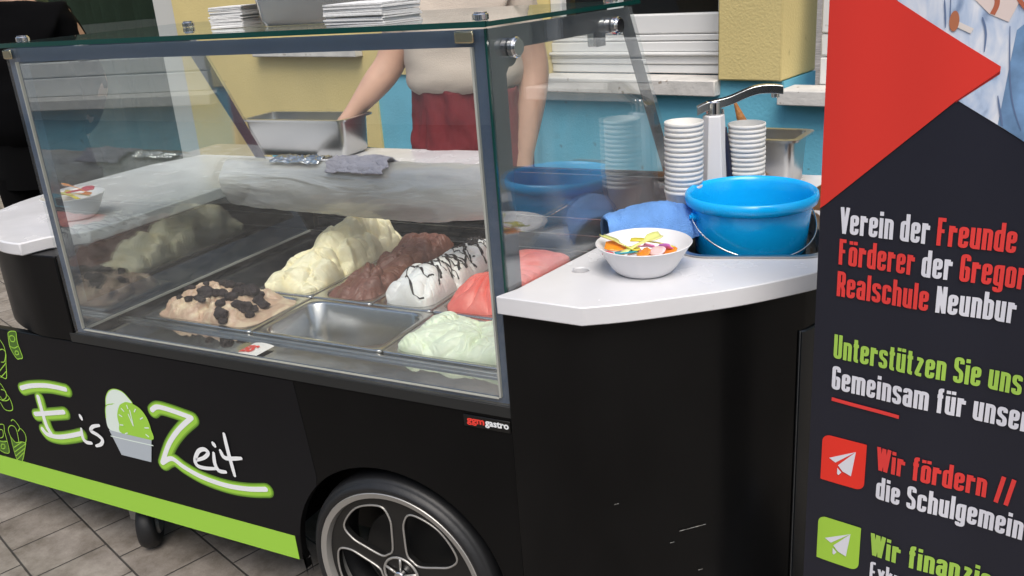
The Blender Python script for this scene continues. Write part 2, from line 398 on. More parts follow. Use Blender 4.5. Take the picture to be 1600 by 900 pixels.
# vinyl wrap with the shop graphics: thin sheet on the panel, left of the seam
wl = [(-2.05, -.4405), (-.6065, -.4405)] + [(x, z) for x, z in arc if z > -.4405 and x < -.5105][:30]
wl += [(-.5095, -.2609), (-.5317, -.0285), (-2.05, -.0285)]
obj('vinyl_sheet', MB().yprism(wl, -.0008, .0), BLK2, cart)
obj('lime_stripe', MB().yprism([(-2.05, -.5055), (-.6045, -.5055), (-.6065, -.4405), (-2.05, -.4405)], -.0012, .0), GREEN, cart)
obj('lower_rail', MB().box(-1.235, .004, -.003, .02, -.0255, -.0015), TRIM, cart, bevel=.001)
obj('chassis', MB().box(-1.95, .1, .28, .95, -.50, -.27).box(-2.0, -.62, .02, .28, -.44, -.3), BLK, cart)
obj('wheel_well', MB().box(-.64, .05, .16, .17, -.5, -.1).box(-.64, .05, .02, .16, -.11, -.10), BLK, cart)

# wheel
wheel = empty('wheel', (0, 0, 0)); wheel.parent = cart; wheel.location = (WX + .6, .055 - .45, WZ - GZ)
ax = (0, -1, 0); wc = (0, 0, 0)
prof = [(.190, -.055), (.205, -.06), (.225, -.052), (.240, -.034), (.2450, -.015), (.2452, .02), (.241, .040), (.2365, .048), (.234, .0485), (.231, .0525), (.226, .060), (.220, .061), (.213, .058), (.2105, .046)]
mb = MB(); mb.lathe(prof, 96, wc, ax); obj('tyre', mb, RUBBER, wheel, smooth=60, local=True)
rim = MB(); rim.lathe([(.2105, .0465), (.2135, .0575), (.2115, .0595), (.199, .0565), (.194, .040), (.192, .01)], 96, wc, ax, 0)
rimo = obj('rim', rim, RIMM, wheel, smooth=40, local=True)
mb = MB()
def wp(r, a, d): return (r * math.cos(a), -d, r * math.sin(a))
# black spoked face with five rounded openings
A0 = math.radians(90 + 34)
def petal(k, grow=0.):
    a = A0 + k * 2 * math.pi / 5; out = []
    ctl = [(.062, -.30), (.103, -.45), (.143, -.48), (.173, -.37), (.181, 0), (.173, .37), (.143, .48), (.103, .45), (.062, .30), (.055, 0)]
    q = smooth_path([(r * math.cos(a + t * 1.04), r * math.sin(a + t * 1.04), 0) for r, t in ctl], 6, True)
    return [(p.x, p.y) for p in q]
outer = [(.194 * math.cos(2 * math.pi * k / 90), .194 * math.sin(2 * math.pi * k / 90)) for k in range(90)]
tmp = MB(); slab_holes(tmp, outer, [petal(k) for k in range(5)], .030, .044)
mb.v = [(x, -z, y) for x, y, z in tmp.v]; mb.f = tmp.f; mb.mi = tmp.mi
obj('wheel_face', mb, RIMB, wheel, local=True, bevel=.003)
mb = MB()
for k in range(5):
    q = petal(k); mb.tube([(x, -.0455, y) for x, y in q + q[:1]], .0024, 8, cap=False)
q = [(.045 * math.cos(2 * math.pi * k / 40), -.047, .045 * math.sin(2 * math.pi * k / 40)) for k in range(41)]
mb.tube(q, .003, 8, cap=False)
for k in range(5):
    a = A0 + (k + .5) * 2 * math.pi / 5
    mb.tube([wp(.012, a, .05), wp(.045, a, .047)], .003, 8)
obj('spoke_outline', mb, RIMM, wheel, smooth=180, local=True)
obj('hub_cap', MB().cyl((0, -.044, 0), (0, -1, 0), .014, .014, 20), CHROME, wheel, smooth=40, local=True)
obj('brake_disc', MB().cyl((0, .02, 0), (0, -1, 0), .13, .012, 40), P('dark_metal', (.02, .02, .02), .5, metal=.5), wheel, smooth=40, local=True)
# caster
cst = empty('caster', (0, 0, 0)); cst.parent = cart; cst.location = (-1.235 + .6, .09 - .45, 0)
mb = MB(); mb.lathe([(.03, -.022), (.05, -.026), (.062, -.022), (.068, -.01), (.068, .01), (.062, .022), (.05, .026), (.03, .022)], 40, (0, 0, .068), (.80, .60, 0)); obj('tyre', mb, RUBBER, cst, smooth=60, local=True)
mb = MB(); mb.cyl((-.024, -.018, .068), (.80, .60, 0), .032, .06, 20); mb.box(-.036, .036, -.03, .03, .092, .2); obj('fork', mb, P('zinc', (.3, .3, .3), .4, metal=.8), cst, smooth=40, local=True)

# right pod: counter slab with sink cut-out, black body
def curve_xy(pts, sub=5): return [(p.x, p.y) for p in smooth_path([(x, y, 0) for x, y in pts], sub)]
arcR = curve_xy([(.166, -.036), (.238, .007), (.333, .078), (.396, .13), (.459, .195), (.512, .262), (.552, .36), (.572, .52)], 6)
ctr = [(-.001, -.026)] + arcR + [(.57, .78), (.50, .98), (.192, .98), (.155, .78), (.064, .27), (.018, .02)]
SK = dict(cx=.340, cy=.452, hx=.134, hy=.160, rot=math.radians(14))
sink_loop = rrect(SK['cx'], SK['cy'], SK['hx'], SK['hy'], .05, 8, SK['rot'])
hole = [(.090 + .016 * math.cos(a), .145 + .016 * math.sin(a)) for a in [k * 2 * math.pi / 28 for k in range(28)]]
cmb = slab_holes(MB(), ctr, [sink_loop, hole], .196, ZC)
obj('counter_top', cmb, COUNTER, cart, bevel=.0035)
def inset_body(pts, d):
    c = Vector((sum(p[0] for p in pts) / len(pts), sum(p[1] for p in pts) / len(pts)))
    return [tuple(Vector(p) + (c - Vector(p)).normalized() * d) for p in pts]
arcB = curve_xy([(.172, -.010), (.240, .028), (.325, .090), (.385, .140), (.455, .205), (.485, .240)], 6)
body = [(-.003, -.005)] + arcB + [(.535, .36), (.552, .50), (.55, .76), (.48, .94), (.20, .94), (.15, .72), (.055, .22), (.010, .02)]
# front facet, curved facet and the door beyond the seam are one shell with a fine seam
obj('pod_body', MB().zprism([(x, y) for x, y in body], -.575, .1955), P('pod_laminate', (.0035, .0035, .0037), .2, var=.3, vscale=2.5, spec=.22, rvar=.04), cart, bevel=.003)
dp = [(.4800, .2275), (.4915, .242), (.5405, .358), (.5575, .50), (.5555, .72)]
mb = MB()
mb.prism([(x, y, -.54) for x, y in dp] + [(x - .01, y + .004, -.54) for x, y in dp[::-1]], 0, (0, 0, .66))
obj('pod_door', mb, P('blue_black_laminate', (.006, .009, .012), .25, spec=.5), cart, bevel=.003)
obj('door_edge', MB().prism([(.4785, .2262, -.54), (.4797, .2272, -.54), (.4797, .2287, -.54), (.4785, .2277, -.54)], 0, (0, 0, .66)), P('worn_edge', (.10, .10, .10), .4), cart)
for (xa, za, L_) in ((.30, -.245, .045), (.285, -.268, .008), (.205, -.345, .012), (.20, -.165, .006), (.33, -.34, .01)):   # pale scuffs on the laminate
    t0 = (xa - .240) / (.325 - .240); ya = .028 + t0 * .062; mb = MB(); n_ = max(2, int(L_ / .0035)); V = []
    for k in range(n_ + 1):
        x = xa + k * .0035; y = ya + k * .0035 * .73 - .0045; h_ = .0002 + .0011 * abs(N3(k * 1.7, za * 90))
        V += [(x, y, za + k * .0005 - h_), (x, y, za + k * .0005 + h_)]
    mb.add(V, [(2 * k, 2 * k + 2, 2 * k + 3, 2 * k + 1) for k in range(n_)]); obj('scuff_mark', mb, P('scuff', (.40, .40, .38), .7), cart)
# sink
mb = MB(); lp0 = rrect(SK['cx'], SK['cy'], SK['hx'] + .007, SK['hy'] + .007, .055, 8, SK['rot']); lp1 = rrect(SK['cx'], SK['cy'], SK['hx'] - .004, SK['hy'] - .004, .048, 8, SK['rot'])
lp2 = rrect(SK['cx'], SK['cy'], SK['hx'] - .012, SK['hy'] - .012, .045, 8, SK['rot'])
m_ = len(lp0); rings = [[(x, y, ZC + .0012) for x, y in lp0], [(x, y, ZC + .004) for x, y in lp0], [(x, y, ZC + .004) for x, y in lp1], [(x, y, .07) for x, y in lp2]]
V = [p for r in rings for p in r]
mb.add(V, [(r * m_ + k, r * m_ + (k + 1) % m_, (r + 1) * m_ + (k + 1) % m_, (r + 1) * m_ + k) for r in range(3) for k in range(m_)] + [tuple(3 * m_ + k for k in range(m_))])
obj('sink', mb, STEEL, cart, smooth=30)
# left pod
arcL = curve_xy([(-1.313, -.021), (-1.40, -.013), (-1.55, .04), (-1.68, .14), (-1.76, .3), (-1.78, .5)], 5)
ctl_ = [(-1.2235, .11), (-1.295, .04)] + arcL + [(-1.77, .8), (-1.70, .98), (-1.2235, .98)]
obj('counter_top', MB().zprism(ctl_, .198, ZC), COUNTER, cart, bevel=.0035)
bl = [(-1.222, -.002), (-1.286, -.003)] + [(x + .012, y + .016) for x, y in arcL[1:]] + [(-1.74, .8), (-1.68, .95), (-1.222, .95)]
obj('pod_body', MB().zprism(bl, -.024, .1975), BLK, cart, bevel=.003)
obj('pod_base', MB().zprism([(-1.222, .03)] + [(x + .03, max(y + .06, .03)) for x, y in arcL] + [(-1.74, .8), (-1.68, .95), (-1.222, .95)], -.42, -.025), BLK, cart)
# rear worktop
obj('rear_worktop', MB().box(-1.22, -.60, .97, 1.17, .19, ZC - .002), COUNTER, cart, bevel=.003)
obj('rear_body', MB().box(-1.22, .18, 1.12, 1.14, -.5, .188), BLK, cart)

# display well
mb = MB()
mb.box(-1.213, .012, .006, .128, -.03, -.014)
obj('front_shelf', mb, MIRROR, cart)
mb = MB(); mb.box(-1.213, .06, .129, .138, -.03, -.006); mb.box(-1.213, .06, .122, .1285, -.03, -.0105)
obj('pan_rail', mb, STEEL, cart, bevel=.001)
mb = MB()
mb.box(-1.213, -1.136, .1385, .98, -.03, -.012); mb.box(-1.1355, -.988, .386, .98, -.03, -.012); mb.box(-.9875, .12, .8885, .98, -.03, -.012)
mb.box(-.02, .1, .1385, .888, -.03, -.012)
mb.box(-1.213, .1, .14, .885, -.26, -.25)
obj('well_deck', mb, WELL, cart)
mb = MB()
for k, (y, z) in enumerate(((.905, .004), (.955, .035), (1.005, .07))):
    mb.box(-1.21, .12, y, y + .045, z - .03, z)
obj('rear_ledge', mb, WELL, cart, bevel=.002)
obj('rear_riser', MB().box(-1.62, .18, 1.056, 1.066, -.28, .189), WELL, cart)
mb = MB()
for k, (y, z) in enumerate(((.905, .004), (.955, .035), (1.005, .07))):
    mb.box(-1.21, .12, y - .0015, y + .0015, z + .0006, z + .0024)
obj('ledge_strip', mb, STEEL, cart)

# glass panes with printed dark borders
def plane_pane(name, org, ud, pts, thick, gmat, inset_mat=None):
    U = Vector(ud).normalized(); Nn = Vector((U.y, -U.x, 0)); O = Vector(org)
    mb = MB(); mb.prism([O + U * a + Vector((0, 0, b)) for a, b in pts], 0, Nn * thick)
    return obj(name, mb, gmat, cart), U, Nn, O
def border(name, org, ud, outer, inner, off, thick, tabs=(), mat=FRAME):
    U = Vector(ud).normalized(); Nn = Vector((U.y, -U.x, 0)); O = Vector(org)
    t_ = MB(); slab_holes(t_, outer, [inner], 0, thick)
    mb = MB(); mb.v = [tuple(O + U * a + Vector((0, 0, b)) + Nn * (off + c)) for a, b, c in t_.v]; mb.f = t_.f; mb.mi = t_.mi
    return obj(name, mb, mat, cart)
# front: along +X ; Nn = (0,-1,0)
fo = [(0, 0), (1.217, 0), (1.217, .684), (0, .684)]
border('front_frame', (-1.213, .0075, 0), (1, 0, 0), [(.001, .001), (1.216, .001), (1.216, .683), (.001, .683)], [(.030, .014), (1.192, .014), (1.192, .655), (.030, .655)], 0, .0022, mat=RAIL)
plane_pane('front_pane', (-1.213, .004, 0), (1, 0, 0), fo, .0055, GL_FRONT)
mb = MB(); mb.box(-.0245, -.0205, -.0022, .005, .015, .655); mb.box(-1.1845, -1.1820, -.0022, .005, .015, .655); mb.box(-1.18, -.026, -.0022, .004, .0115, .0132)
obj('edge_strip', mb, GEDGE_L, cart)
# right: starts at the front corner, direction (.27, 1)
rd = (.18, 1, 0)
ro = [(.002, 0), (.80, 0), (.462, .684), (.002, .684)]
def tab(c, r, a0, a1, n=7): return [(c[0] + r * math.cos(math.radians(a0 + (a1 - a0) * k / n)), c[1] + r * math.sin(math.radians(a0 + (a1 - a0) * k / n))) for k in range(n + 1)]
ri = [(.050, .03), (.748, .03), (.439, .640), (.372, .640), (.372, .618), (.340, .618), (.336, .645), (.085, .645), (.083, .637)] + tab((.062, .638), .022, -20, -100, 5)[0:] + [(.050, .606)]
border('side_frame', (.006, 0, 0), rd, [(.003, .001), (.799, .001), (.4615, .683), (.003, .683)], ri, -.004, .0022)
plane_pane('side_pane', (.006, 0, 0), rd, ro, .006, GL_RIGHT)
# left: direction (0,1)
lo = [(.002, 0), (.90, 0), (.545, .684), (.002, .684)]
border('side_frame', (-1.2135, .009, 0), (0, 1, 0), [(.003, .001), (.899, .001), (.5445, .683), (.003, .683)], [(.045, .062), (.842, .062), (.512, .645), (.045, .645)], -.0062, .0022, mat=RAIL)
plane_pane('side_pane', (-1.2135, .009, 0), (0, 1, 0), lo, .006, GL_LEFT)
obj('bottom_seal', MB().box(-1.209, -1.204, .012, .905, .0005, .006), GEDGE_L, cart)
# corner post joints and top
top = [(-1.232, -.012), (.016, -.012), (.106, .472), (-1.234, .565)]
tm = MB(); tm.zprism(top, .6875, .6955)
to = obj('top_pane', tm, [GL_TOP, GEDGE], cart)
for p in to.data.polygons:
    if abs(p.normal.z) < .5: p.material_index = 1
obj('front_edge_strip', MB().box(-1.231, .0155, -.0165, -.0125, .687, .6965), GEDGE, cart)
mb = MB(); mb.box(.0042, .0078, -.002, .004, .001, .684)
obj('corner_strip', mb, GEDGE, cart)
def standoff(c, axis, r=.0175, h=.012):
    mb = MB(); a = Vector(axis).normalized(); mb.cyl(Vector(c), a, r, h, 28); mb.cyl(Vector(c) + a * (h * .98), a, r * .80, h * .25, 28)
    return obj('glass_bolt', mb, CHROME, cart, smooth=35)
Nr = Vector((1, -.18, 0)).normalized(); Ur = Vector((.18, 1, 0)).normalized()
for a_, z_ in ((.060, .648), (.392, .653)):
    standoff(Vector((.006, 0, z_)) + Ur * a_ + Nr * .0065, Nr)
for c in ((-.012, .02, .696), (-.955, .30, .696), (-1.17, .02, .696), (.070, .40, .696)): standoff(c, (0, 0, 1), .014, .011)
def clip(x0, x1): 
    return obj('edge_clip', MB().box(x0, x1, -.0075, -.0025, .662, .682), BRASS, cart, bevel=.003)
clip(-.050, -.014); clip(-1.213, -1.185)
mb = MB(); p = Vector((.006, 0, .618)) + Ur * .352; 
mb.box(-.012, .004, -.012, .012, 0, .03); mb.v = [tuple(Matrix.Rotation(-.178, 3, 'Z') @ Vector(v) + p - Nr * .012) for v in mb.v]
obj('hinge_clip', mb, CHROME, cart, bevel=.002)

# faucet of the sink
fa = MB(); fx, fy = .214, .628
hexp = lambda r, z, sx=1.: [(fx + r * sx * math.cos(k * math.pi / 3 + .35), fy + r * math.sin(k * math.pi / 3 + .35), z) for k in range(6)]
V = hexp(.036, ZC) + hexp(.034, .25) + hexp(.024, .438) + hexp(.022, .440)
fa.add(V, [(r * 6 + k, r * 6 + (k + 1) % 6, (r + 1) * 6 + (k + 1) % 6, (r + 1) * 6 + k) for r in range(3) for k in range(6)] + [tuple(range(6))[::-1], tuple(18 + k for k in range(6))])
fb = obj('faucet_column', fa, PLAST_W, cart, bevel=.003)
mb = MB(); mb.cyl((fx, fy, .440), (0, 0, 1), .017, .030, 24)
obj('faucet_collar', mb, CHROME, cart, smooth=35)
mb = MB(); A_ = math.radians(20); dx, dy = math.cos(A_), math.sin(A_)
arm = [(-.036, .452), (-.012, .462), (.03, .470), (.075, .487), (.102, .492), (.128, .491), (.145, .488)]
arm = [(p.x, p.y) for p in smooth_path([(a, b, 0) for a, b in arm], 5)]
V = []
for a, z in arm:
    for s_ in (-1, 1):
        for q in (0, 1):
            V.append((fx + a * dx - s_ * .012 * dy, fy + a * dy + s_ * .012 * dx, z + (.007 if q else -.011)))
mb.add(V, [(i * 4 + p, i * 4 + q, (i + 1) * 4 + q, (i + 1) * 4 + p) for i in range(len(arm) - 1) for p, q in ((0, 2), (2, 3), (3, 1), (1, 0))] + [(0, 1, 3, 2), tuple(len(V) - 4 + k for k in (0, 2, 3, 1))])
mb.cyl((fx + .130 * dx, fy + .130 * dy, .470), (0, 0, 1), .009, .014, 18)
obj('faucet_spout', mb, P('satin_chrome', (.66, .67, .65), .22, metal=1), cart, bevel=.002)

# graphics on the vinyl
FZ = lambda a, b, h: (a, -.0012 - h, b)
LG = {'E1': [(-1.4955, -0.1943), (-1.4494, -0.1807), (-1.38, -0.1699), (-1.3092, -0.1693)], 'E2': [(-1.4331, -0.2111), (-1.4332, -0.2542), (-1.431, -0.2973), (-1.4201, -0.3216)], 'E3': [(-1.4666, -0.268), (-1.4042, -0.2546), (-1.3417, -0.2406)], 'E4': [(-1.4532, -0.3112), (-1.4375, -0.3248), (-1.3933, -0.3243), (-1.3379, -0.3101), (-1.294, -0.2955)], 'i1': [(-1.2783, -0.2397), (-1.2746, -0.2491)], 'i2': [(-1.2869, -0.2809), (-1.2901, -0.3066), (-1.2808, -0.3183), (-1.2597, -0.3175)], 's': [(-1.2115, -0.2567), (-1.2374, -0.265), (-1.249, -0.2793), (-1.2258, -0.2877), (-1.2125, -0.2989), (-1.222, -0.3134), (-1.2429, -0.3228)], 'Z1': [(-0.9967, -0.1756), (-0.9749, -0.1636), (-0.9329, -0.1648), (-0.8643, -0.1736)], 'Z2': [(-0.8643, -0.1736), (-0.9165, -0.2144), (-0.963, -0.2628), (-1.003, -0.324)], 'Z3': [(-1.003, -0.324), (-0.9653, -0.3046), (-0.927, -0.3211), (-0.8711, -0.3372), (-0.7965, -0.3437), (-0.727, -0.3383), (-0.668, -0.3262)], 'e': [(-0.8823, -0.2929), (-0.8503, -0.2785), (-0.8334, -0.2623), (-0.8443, -0.2547), (-0.8656, -0.2648), (-0.8833, -0.2921), (-0.8782, -0.307), (-0.8519, -0.3081), (-0.8201, -0.3025)], 'j1': [(-0.8107, -0.2312), (-0.8056, -0.2384)], 'j2': [(-0.8148, -0.2596), (-0.8179, -0.2887), (-0.8093, -0.3057), (-0.7873, -0.305)], 't1': [(-0.7677, -0.1992), (-0.7655, -0.2489), (-0.7598, -0.309)], 't2': [(-0.7908, -0.2481), (-0.7789, -0.2652), (-0.7279, -0.2559)]}
def sp(pts, n=6): return [(p.x, p.y) for p in smooth_path([(a, b, 0) for a, b in pts], n)]
WORDS = (('E1', 'E2', 'E3', 'E4', 'i1', 'i2', 's'), ('Z1', 'Z2', 'Z3', 'e', 'j1', 'j2', 't1', 't2')); kk = 0
for keys in WORDS:
    glow = [MB() for _ in range(3)]; mw = MB()
    for key in keys:
        q = sp(LG[key], 8); kk += 1; hh = kk * 2e-5
        if key[0] in 'EZ':
            for li, wd in enumerate((.040, .034, .027)):
                qq = [(a + .002, b - .004) for a, b in q]
                ribbon(glow[li], qq, wd, FZ, .0002 + li * .0006 + hh)
                for e_ in (0, -1): disc2(glow[li], qq[e_], wd / 2, FZ, .0002 + li * .0006 + hh + 1e-5)
            ribbon(mw, q, .0135, FZ, .0022 + hh)
            for e_ in (0, -1): disc2(mw, q[e_], .0067, FZ, .0022 + hh + 1e-5)
        else:
            wd = .0115; ribbon(mw, q, wd, FZ, .0022 + hh, taper=.3)
            for e_ in (0, -1): disc2(mw, q[e_], wd / 2 * .75, FZ, .0022 + hh + 1e-5)
    for li, m_g in enumerate((GREEN_D, GREEN_M, GREEN)): obj('letter_glow', glow[li], m_g, cart, recalc=False)
    obj('lettering', mw, WHITE_PRINT, cart, recalc=False)
em = MB()
S1 = [(-1.1667, -0.1933), (-1.1612, -0.1721), (-1.1443, -0.1503), (-1.1215, -0.1398), (-1.0933, -0.1422), (-1.074, -0.1579), (-1.0658, -0.1704), (-1.0896, -0.1714), (-1.1139, -0.1835), (-1.1387, -0.1836)]
S2 = [(-1.1671, -0.1944), (-1.1387, -0.1836), (-1.1139, -0.1835), (-1.1316, -0.2127), (-1.1332, -0.2385), (-1.1304, -0.2653), (-1.1759, -0.2628), (-1.179, -0.2313)]
S3 = [(-1.1304, -0.2653), (-1.1332, -0.2385), (-1.1316, -0.2127), (-1.1139, -0.1835), (-1.0896, -0.1714), (-1.0671, -0.1707), (-1.0415, -0.1798), (-1.0241, -0.2016), (-1.0183, -0.233), (-1.0251, -0.265)]
S4 = [(-1.1775, -0.2636), (-1.1304, -0.2653), (-1.0251, -0.265), (-1.045, -0.3315), (-1.1524, -0.3316)]
cl = lambda S: [(p.x, p.y) for p in smooth_path([(a, b, 0) for a, b in S], 5, True)]
poly2(em, cl(S1), FZ, .0004, 0); poly2(em, cl(S2), FZ, .0007, 0); poly2(em, cl(S3), FZ, .0010, 1); poly2(em, S4, FZ, .0013, 2)
ribbon(em, sp(S1 + S1[:1]), .0025, FZ, .0005, mi=1); ribbon(em, sp(S2[7:] + S2[:2]), .0025, FZ, .0009, mi=1)
ribbon(em, [(-1.1764, -0.2811), (-1.0974, -0.2808), (-1.0224, -0.2797)], .003, FZ, .0016, mi=0)
for q in [[(-1.0793, -0.1897), (-1.0798, -0.2356)], [(-1.0887, -0.2026), (-1.0798, -0.2356)], [(-1.0863, -0.1774), (-1.0845, -0.188)], [(-1.1103, -0.1904), (-1.1012, -0.1984)], [(-1.1244, -0.2105), (-1.1133, -0.2147)], [(-1.1306, -0.2406), (-1.1171, -0.2392)], [(-1.0564, -0.1833), (-1.0646, -0.1936)], [(-1.0373, -0.2039), (-1.0489, -0.2109)], [(-1.0238, -0.2305), (-1.0396, -0.2329)], [(-1.0309, -0.257), (-1.0413, -0.2513)], [(-1.1078, -0.2596), (-1.1183, -0.2641)]]:
    ribbon(em, q, .0034, FZ, .0016 + rnd.random() * 1e-4, mi=0)
obj('emblem', em, [P('mint_white_print', (.70, .80, .74), .4), GREEN, GREY_PRINT], cart, recalc=False)
DOOD = [[(-1.4892, -0.0341), (-1.4761, -0.0276), (-1.4548, -0.0265), (-1.4576, -0.0423), (-1.4599, -0.0621), (-1.4555, -0.0983), (-1.4701, -0.1052), (-1.4828, -0.1055), (-1.4969, -0.0792), (-1.4949, -0.0568), (-1.4892, -.0341)], [(-1.4974, -0.0719), (-1.4816, -0.0762), (-1.4624, -0.0683)], [(-1.4778, -0.084), (-1.4686, -0.0838), (-1.4689, -0.0917), (-1.4801, -0.0952), (-1.4821, -0.0896), (-1.4778, -.084)], [(-1.4874, -0.0436), (-1.4739, -0.0395), (-1.466, -0.0458), (-1.4737, -0.0565), (-1.4867, -0.0558), (-1.4874, -.0436)], [(-1.5338, -0.0569), (-1.5236, -0.0753), (-1.5246, -0.1003), (-1.5343, -0.1242), (-1.551, -0.1722), (-1.5681, -0.1748), (-1.5802, -0.1689)], [(-1.548, -0.091), (-1.5317, -0.0863), (-1.5239, -0.0952), (-1.5393, -0.1224), (-1.5557, -0.1272)], [(-1.5757, -0.158), (-1.5354, -0.1268)], [(-1.5774, -0.1762), (-1.5449, -0.1535)], [(-1.5905, -0.1936), (-1.5805, -0.205), (-1.5739, -0.2248), (-1.5655, -0.2364), (-1.5791, -0.2465), (-1.5989, -0.2497), (-1.6124, -0.2467)], [(-1.5918, -0.2146), (-1.5744, -0.217), (-1.5785, -0.2359), (-1.5977, -0.2469), (-1.605, -0.2376)], [(-1.6131, -0.2574), (-1.6025, -0.2768), (-1.581, -0.2784), (-1.5645, -0.2703), (-1.5618, -0.2489), (-1.5655, -0.2364)], [(-1.5885, -0.3116), (-1.5771, -0.3053), (-1.5654, -0.3128), (-1.5581, -0.3275), (-1.569, -0.3402)], [(-1.6121, -0.3643), (-1.6131, -0.3429), (-1.5972, -0.3276), (-1.5791, -0.3286), (-1.5753, -0.3467), (-1.58, -0.3773)], [(-1.5706, -0.3405), (-1.5537, -0.3293), (-1.5408, -0.343), (-1.5432, -0.3622), (-1.5537, -0.3761)], [(-1.6121, -0.3643), (-1.5961, -0.3804), (-1.5673, -0.3733), (-1.5489, -0.373)], [(-1.5489, -.373), (-1.5897, -0.4385), (-1.6134, -0.4380), (-1.6121, -0.3643)], [(-1.6113, -0.3997), (-1.568, -0.375)], [(-1.6116, -0.4135), (-1.5528, -0.3775)], [(-1.6135, -0.4277), (-1.5617, -0.3928)], [(-1.6117, -0.4384), (-1.5715, -0.4083)], [(-1.6481, -0.333), (-1.6283, -0.3305), (-1.6333, -0.352), (-1.6343, -0.3822), (-1.6394, -0.419), (-1.6563, -0.4267), (-1.678, -0.4238), (-1.6827, -0.4163)], [(-1.6714, -0.3892), (-1.6525, -0.3895), (-1.6334, -0.3837)], [(-1.6639, -0.3988), (-1.6523, -0.3983), (-1.6555, -0.4099), (-1.6681, -0.4146), (-1.6718, -0.4087), (-1.6639, -0.3988)], [(-1.6538, -0.3503), (-1.6403, -0.3505), (-1.6471, -0.3709), (-1.6636, -0.3795)]]
dm = MB()
poly2(dm, cl(DOOD[0][:-1]), FZ, .0003, 1); poly2(dm, [(-1.6121, -0.3643), (-1.5961, -0.3804), (-1.5673, -0.3733), (-1.5489, -0.373), (-1.5897, -0.4385), (-1.6134, -0.438)], FZ, .0003, 1)
poly2(dm, [(-1.64, -.3822), (-1.6394, -.419), (-1.6563, -.4267), (-1.678, -.4238), (-1.69, -.40), (-1.6714, -.3892)], FZ, .0003, 1)
for i, q in enumerate(DOOD): ribbon(dm, sp(q, 5), .0026, FZ, .0006 + i * 1e-5, mi=0)
obj('cone_doodle', dm, [GREEN, P('dark_lime_print', (.06, .14, .015), .45)], cart, recalc=False)
# maker's plate
pl = obj('maker_plate', MB().box(-.1077, -.006, -.003, -.0005, -.058, -.033), P('plate_black', (.004, .004, .004), .3), cart, bevel=.001)
def text_mesh(txt, size, offset=0., shear=0.):
    cu = bpy.data.curves.new('t', 'FONT'); cu.body = txt; cu.size = size; cu.offset = offset; cu.shear = shear; cu.resolution_u = 3
    o = bpy.data.objects.new('t', cu); C.objects.link(o); bpy.context.view_layer.update()
    me = bpy.data.meshes.new_from_object(o.evaluated_get(bpy.context.evaluated_depsgraph_get()))
    r = ([tuple(v.co) for v in me.vertices], [tuple(p.vertices) for p in me.polygons])
    bpy.data.objects.remove(o); bpy.data.meshes.remove(me); return r
for txt, x0, x1, mt in (('ggm', -.1005, -.0615, RED_PRINT), ('gastro', -.060, -.0085, WHITE_PRINT)):
    V, Fc = text_mesh(txt, .02, .0007); xa = min(v[0] for v in V); xb = max(v[0] for v in V); k_ = (x1 - x0) / (xb - xa)
    mb = MB(); mb.add([(x0 + (v[0] - xa) * k_, -.0036, -.0490 + v[1] * 1.0) for v in V], Fc); obj('lettering', mb, mt, cart, recalc=False)

# ------------------------------------------------------------ pans and ice cream
def make_pan(x0, x1, y0, y1, depth=.11, label='', r=.045, fl=.014):
    cx, cy, hx, hy = (x0 + x1) / 2, (y0 + y1) / 2, (x1 - x0) / 2 - .0015, (y1 - y0) / 2 - .0015
    L_ = [(rrect(cx, cy, hx, hy, .010, 8), -.008), (rrect(cx, cy, hx, hy, .010, 8), -.0015), (rrect(cx, cy, hx - .0015, hy - .0015, .009, 8), 0),
          (rrect(cx, cy, hx - fl, hy - fl, r, 8), -.0005), (rrect(cx, cy, hx - fl - .003, hy - fl - .003, r, 8), -.004),
          (rrect(cx, cy, hx - fl - .009, hy - fl - .009, r, 8), -depth * .75), (rrect(cx, cy, hx - fl - .016, hy - fl - .016, r * .95, 8), -depth * .94), (rrect(cx, cy, hx - fl - .035, hy - fl - .035, r * .7, 8), -depth)]
    m_ = len(L_[0][0]); mb = MB()
    mb.add([(x, y, z) for lp, z in L_ for x, y in lp], [(a * m_ + k, a * m_ + (k + 1) % m_, (a + 1) * m_ + (k + 1) % m_, (a + 1) * m_ + k) for a in range(len(L_) - 1) for k in range(m_)] + [tuple((len(L_) - 1) * m_ + k for k in range(m_))])
    o = obj('ice_cream_pan', mb, PANST, smooth=50, recalc=False)
    # make normals face up
    bm = bmesh.new(); bm.from_mesh(o.data); bmesh.ops.recalc_face_normals(bm, faces=bm.faces)
    bm.to_mesh(o.data); bm.free()
    return tag(o, label, 'steel pan', 'stainless pans in the display case')
FY0, FY1, BY0, BY1 = .139, .378, .383, .886
make_pan(-1.136, -.776, FY0, FY1, label='steel pan holding beige cookie ice cream at the front left')
make_pan(-.775, -.397, FY0, FY1, label='empty shiny steel pan between the cookie and mint ice creams')
make_pan(-.396, -.022, FY0, FY1, label='steel pan holding the pale green mint ice cream')
XB = [-.986, -.785, -.595, -.416, -.222, -.022]
for i, nm in enumerate(('steel pan under the tall heap of yellow vanilla ice cream', 'steel pan filled with brown chocolate ice cream', 'steel pan of white ice cream with dark sauce', 'steel pan of red strawberry ice cream beside the corner post', 'steel pan of red strawberry ice cream next to the white counter')):
    make_pan(XB[i], XB[i + 1] - .001, BY0, BY1, .12, nm)

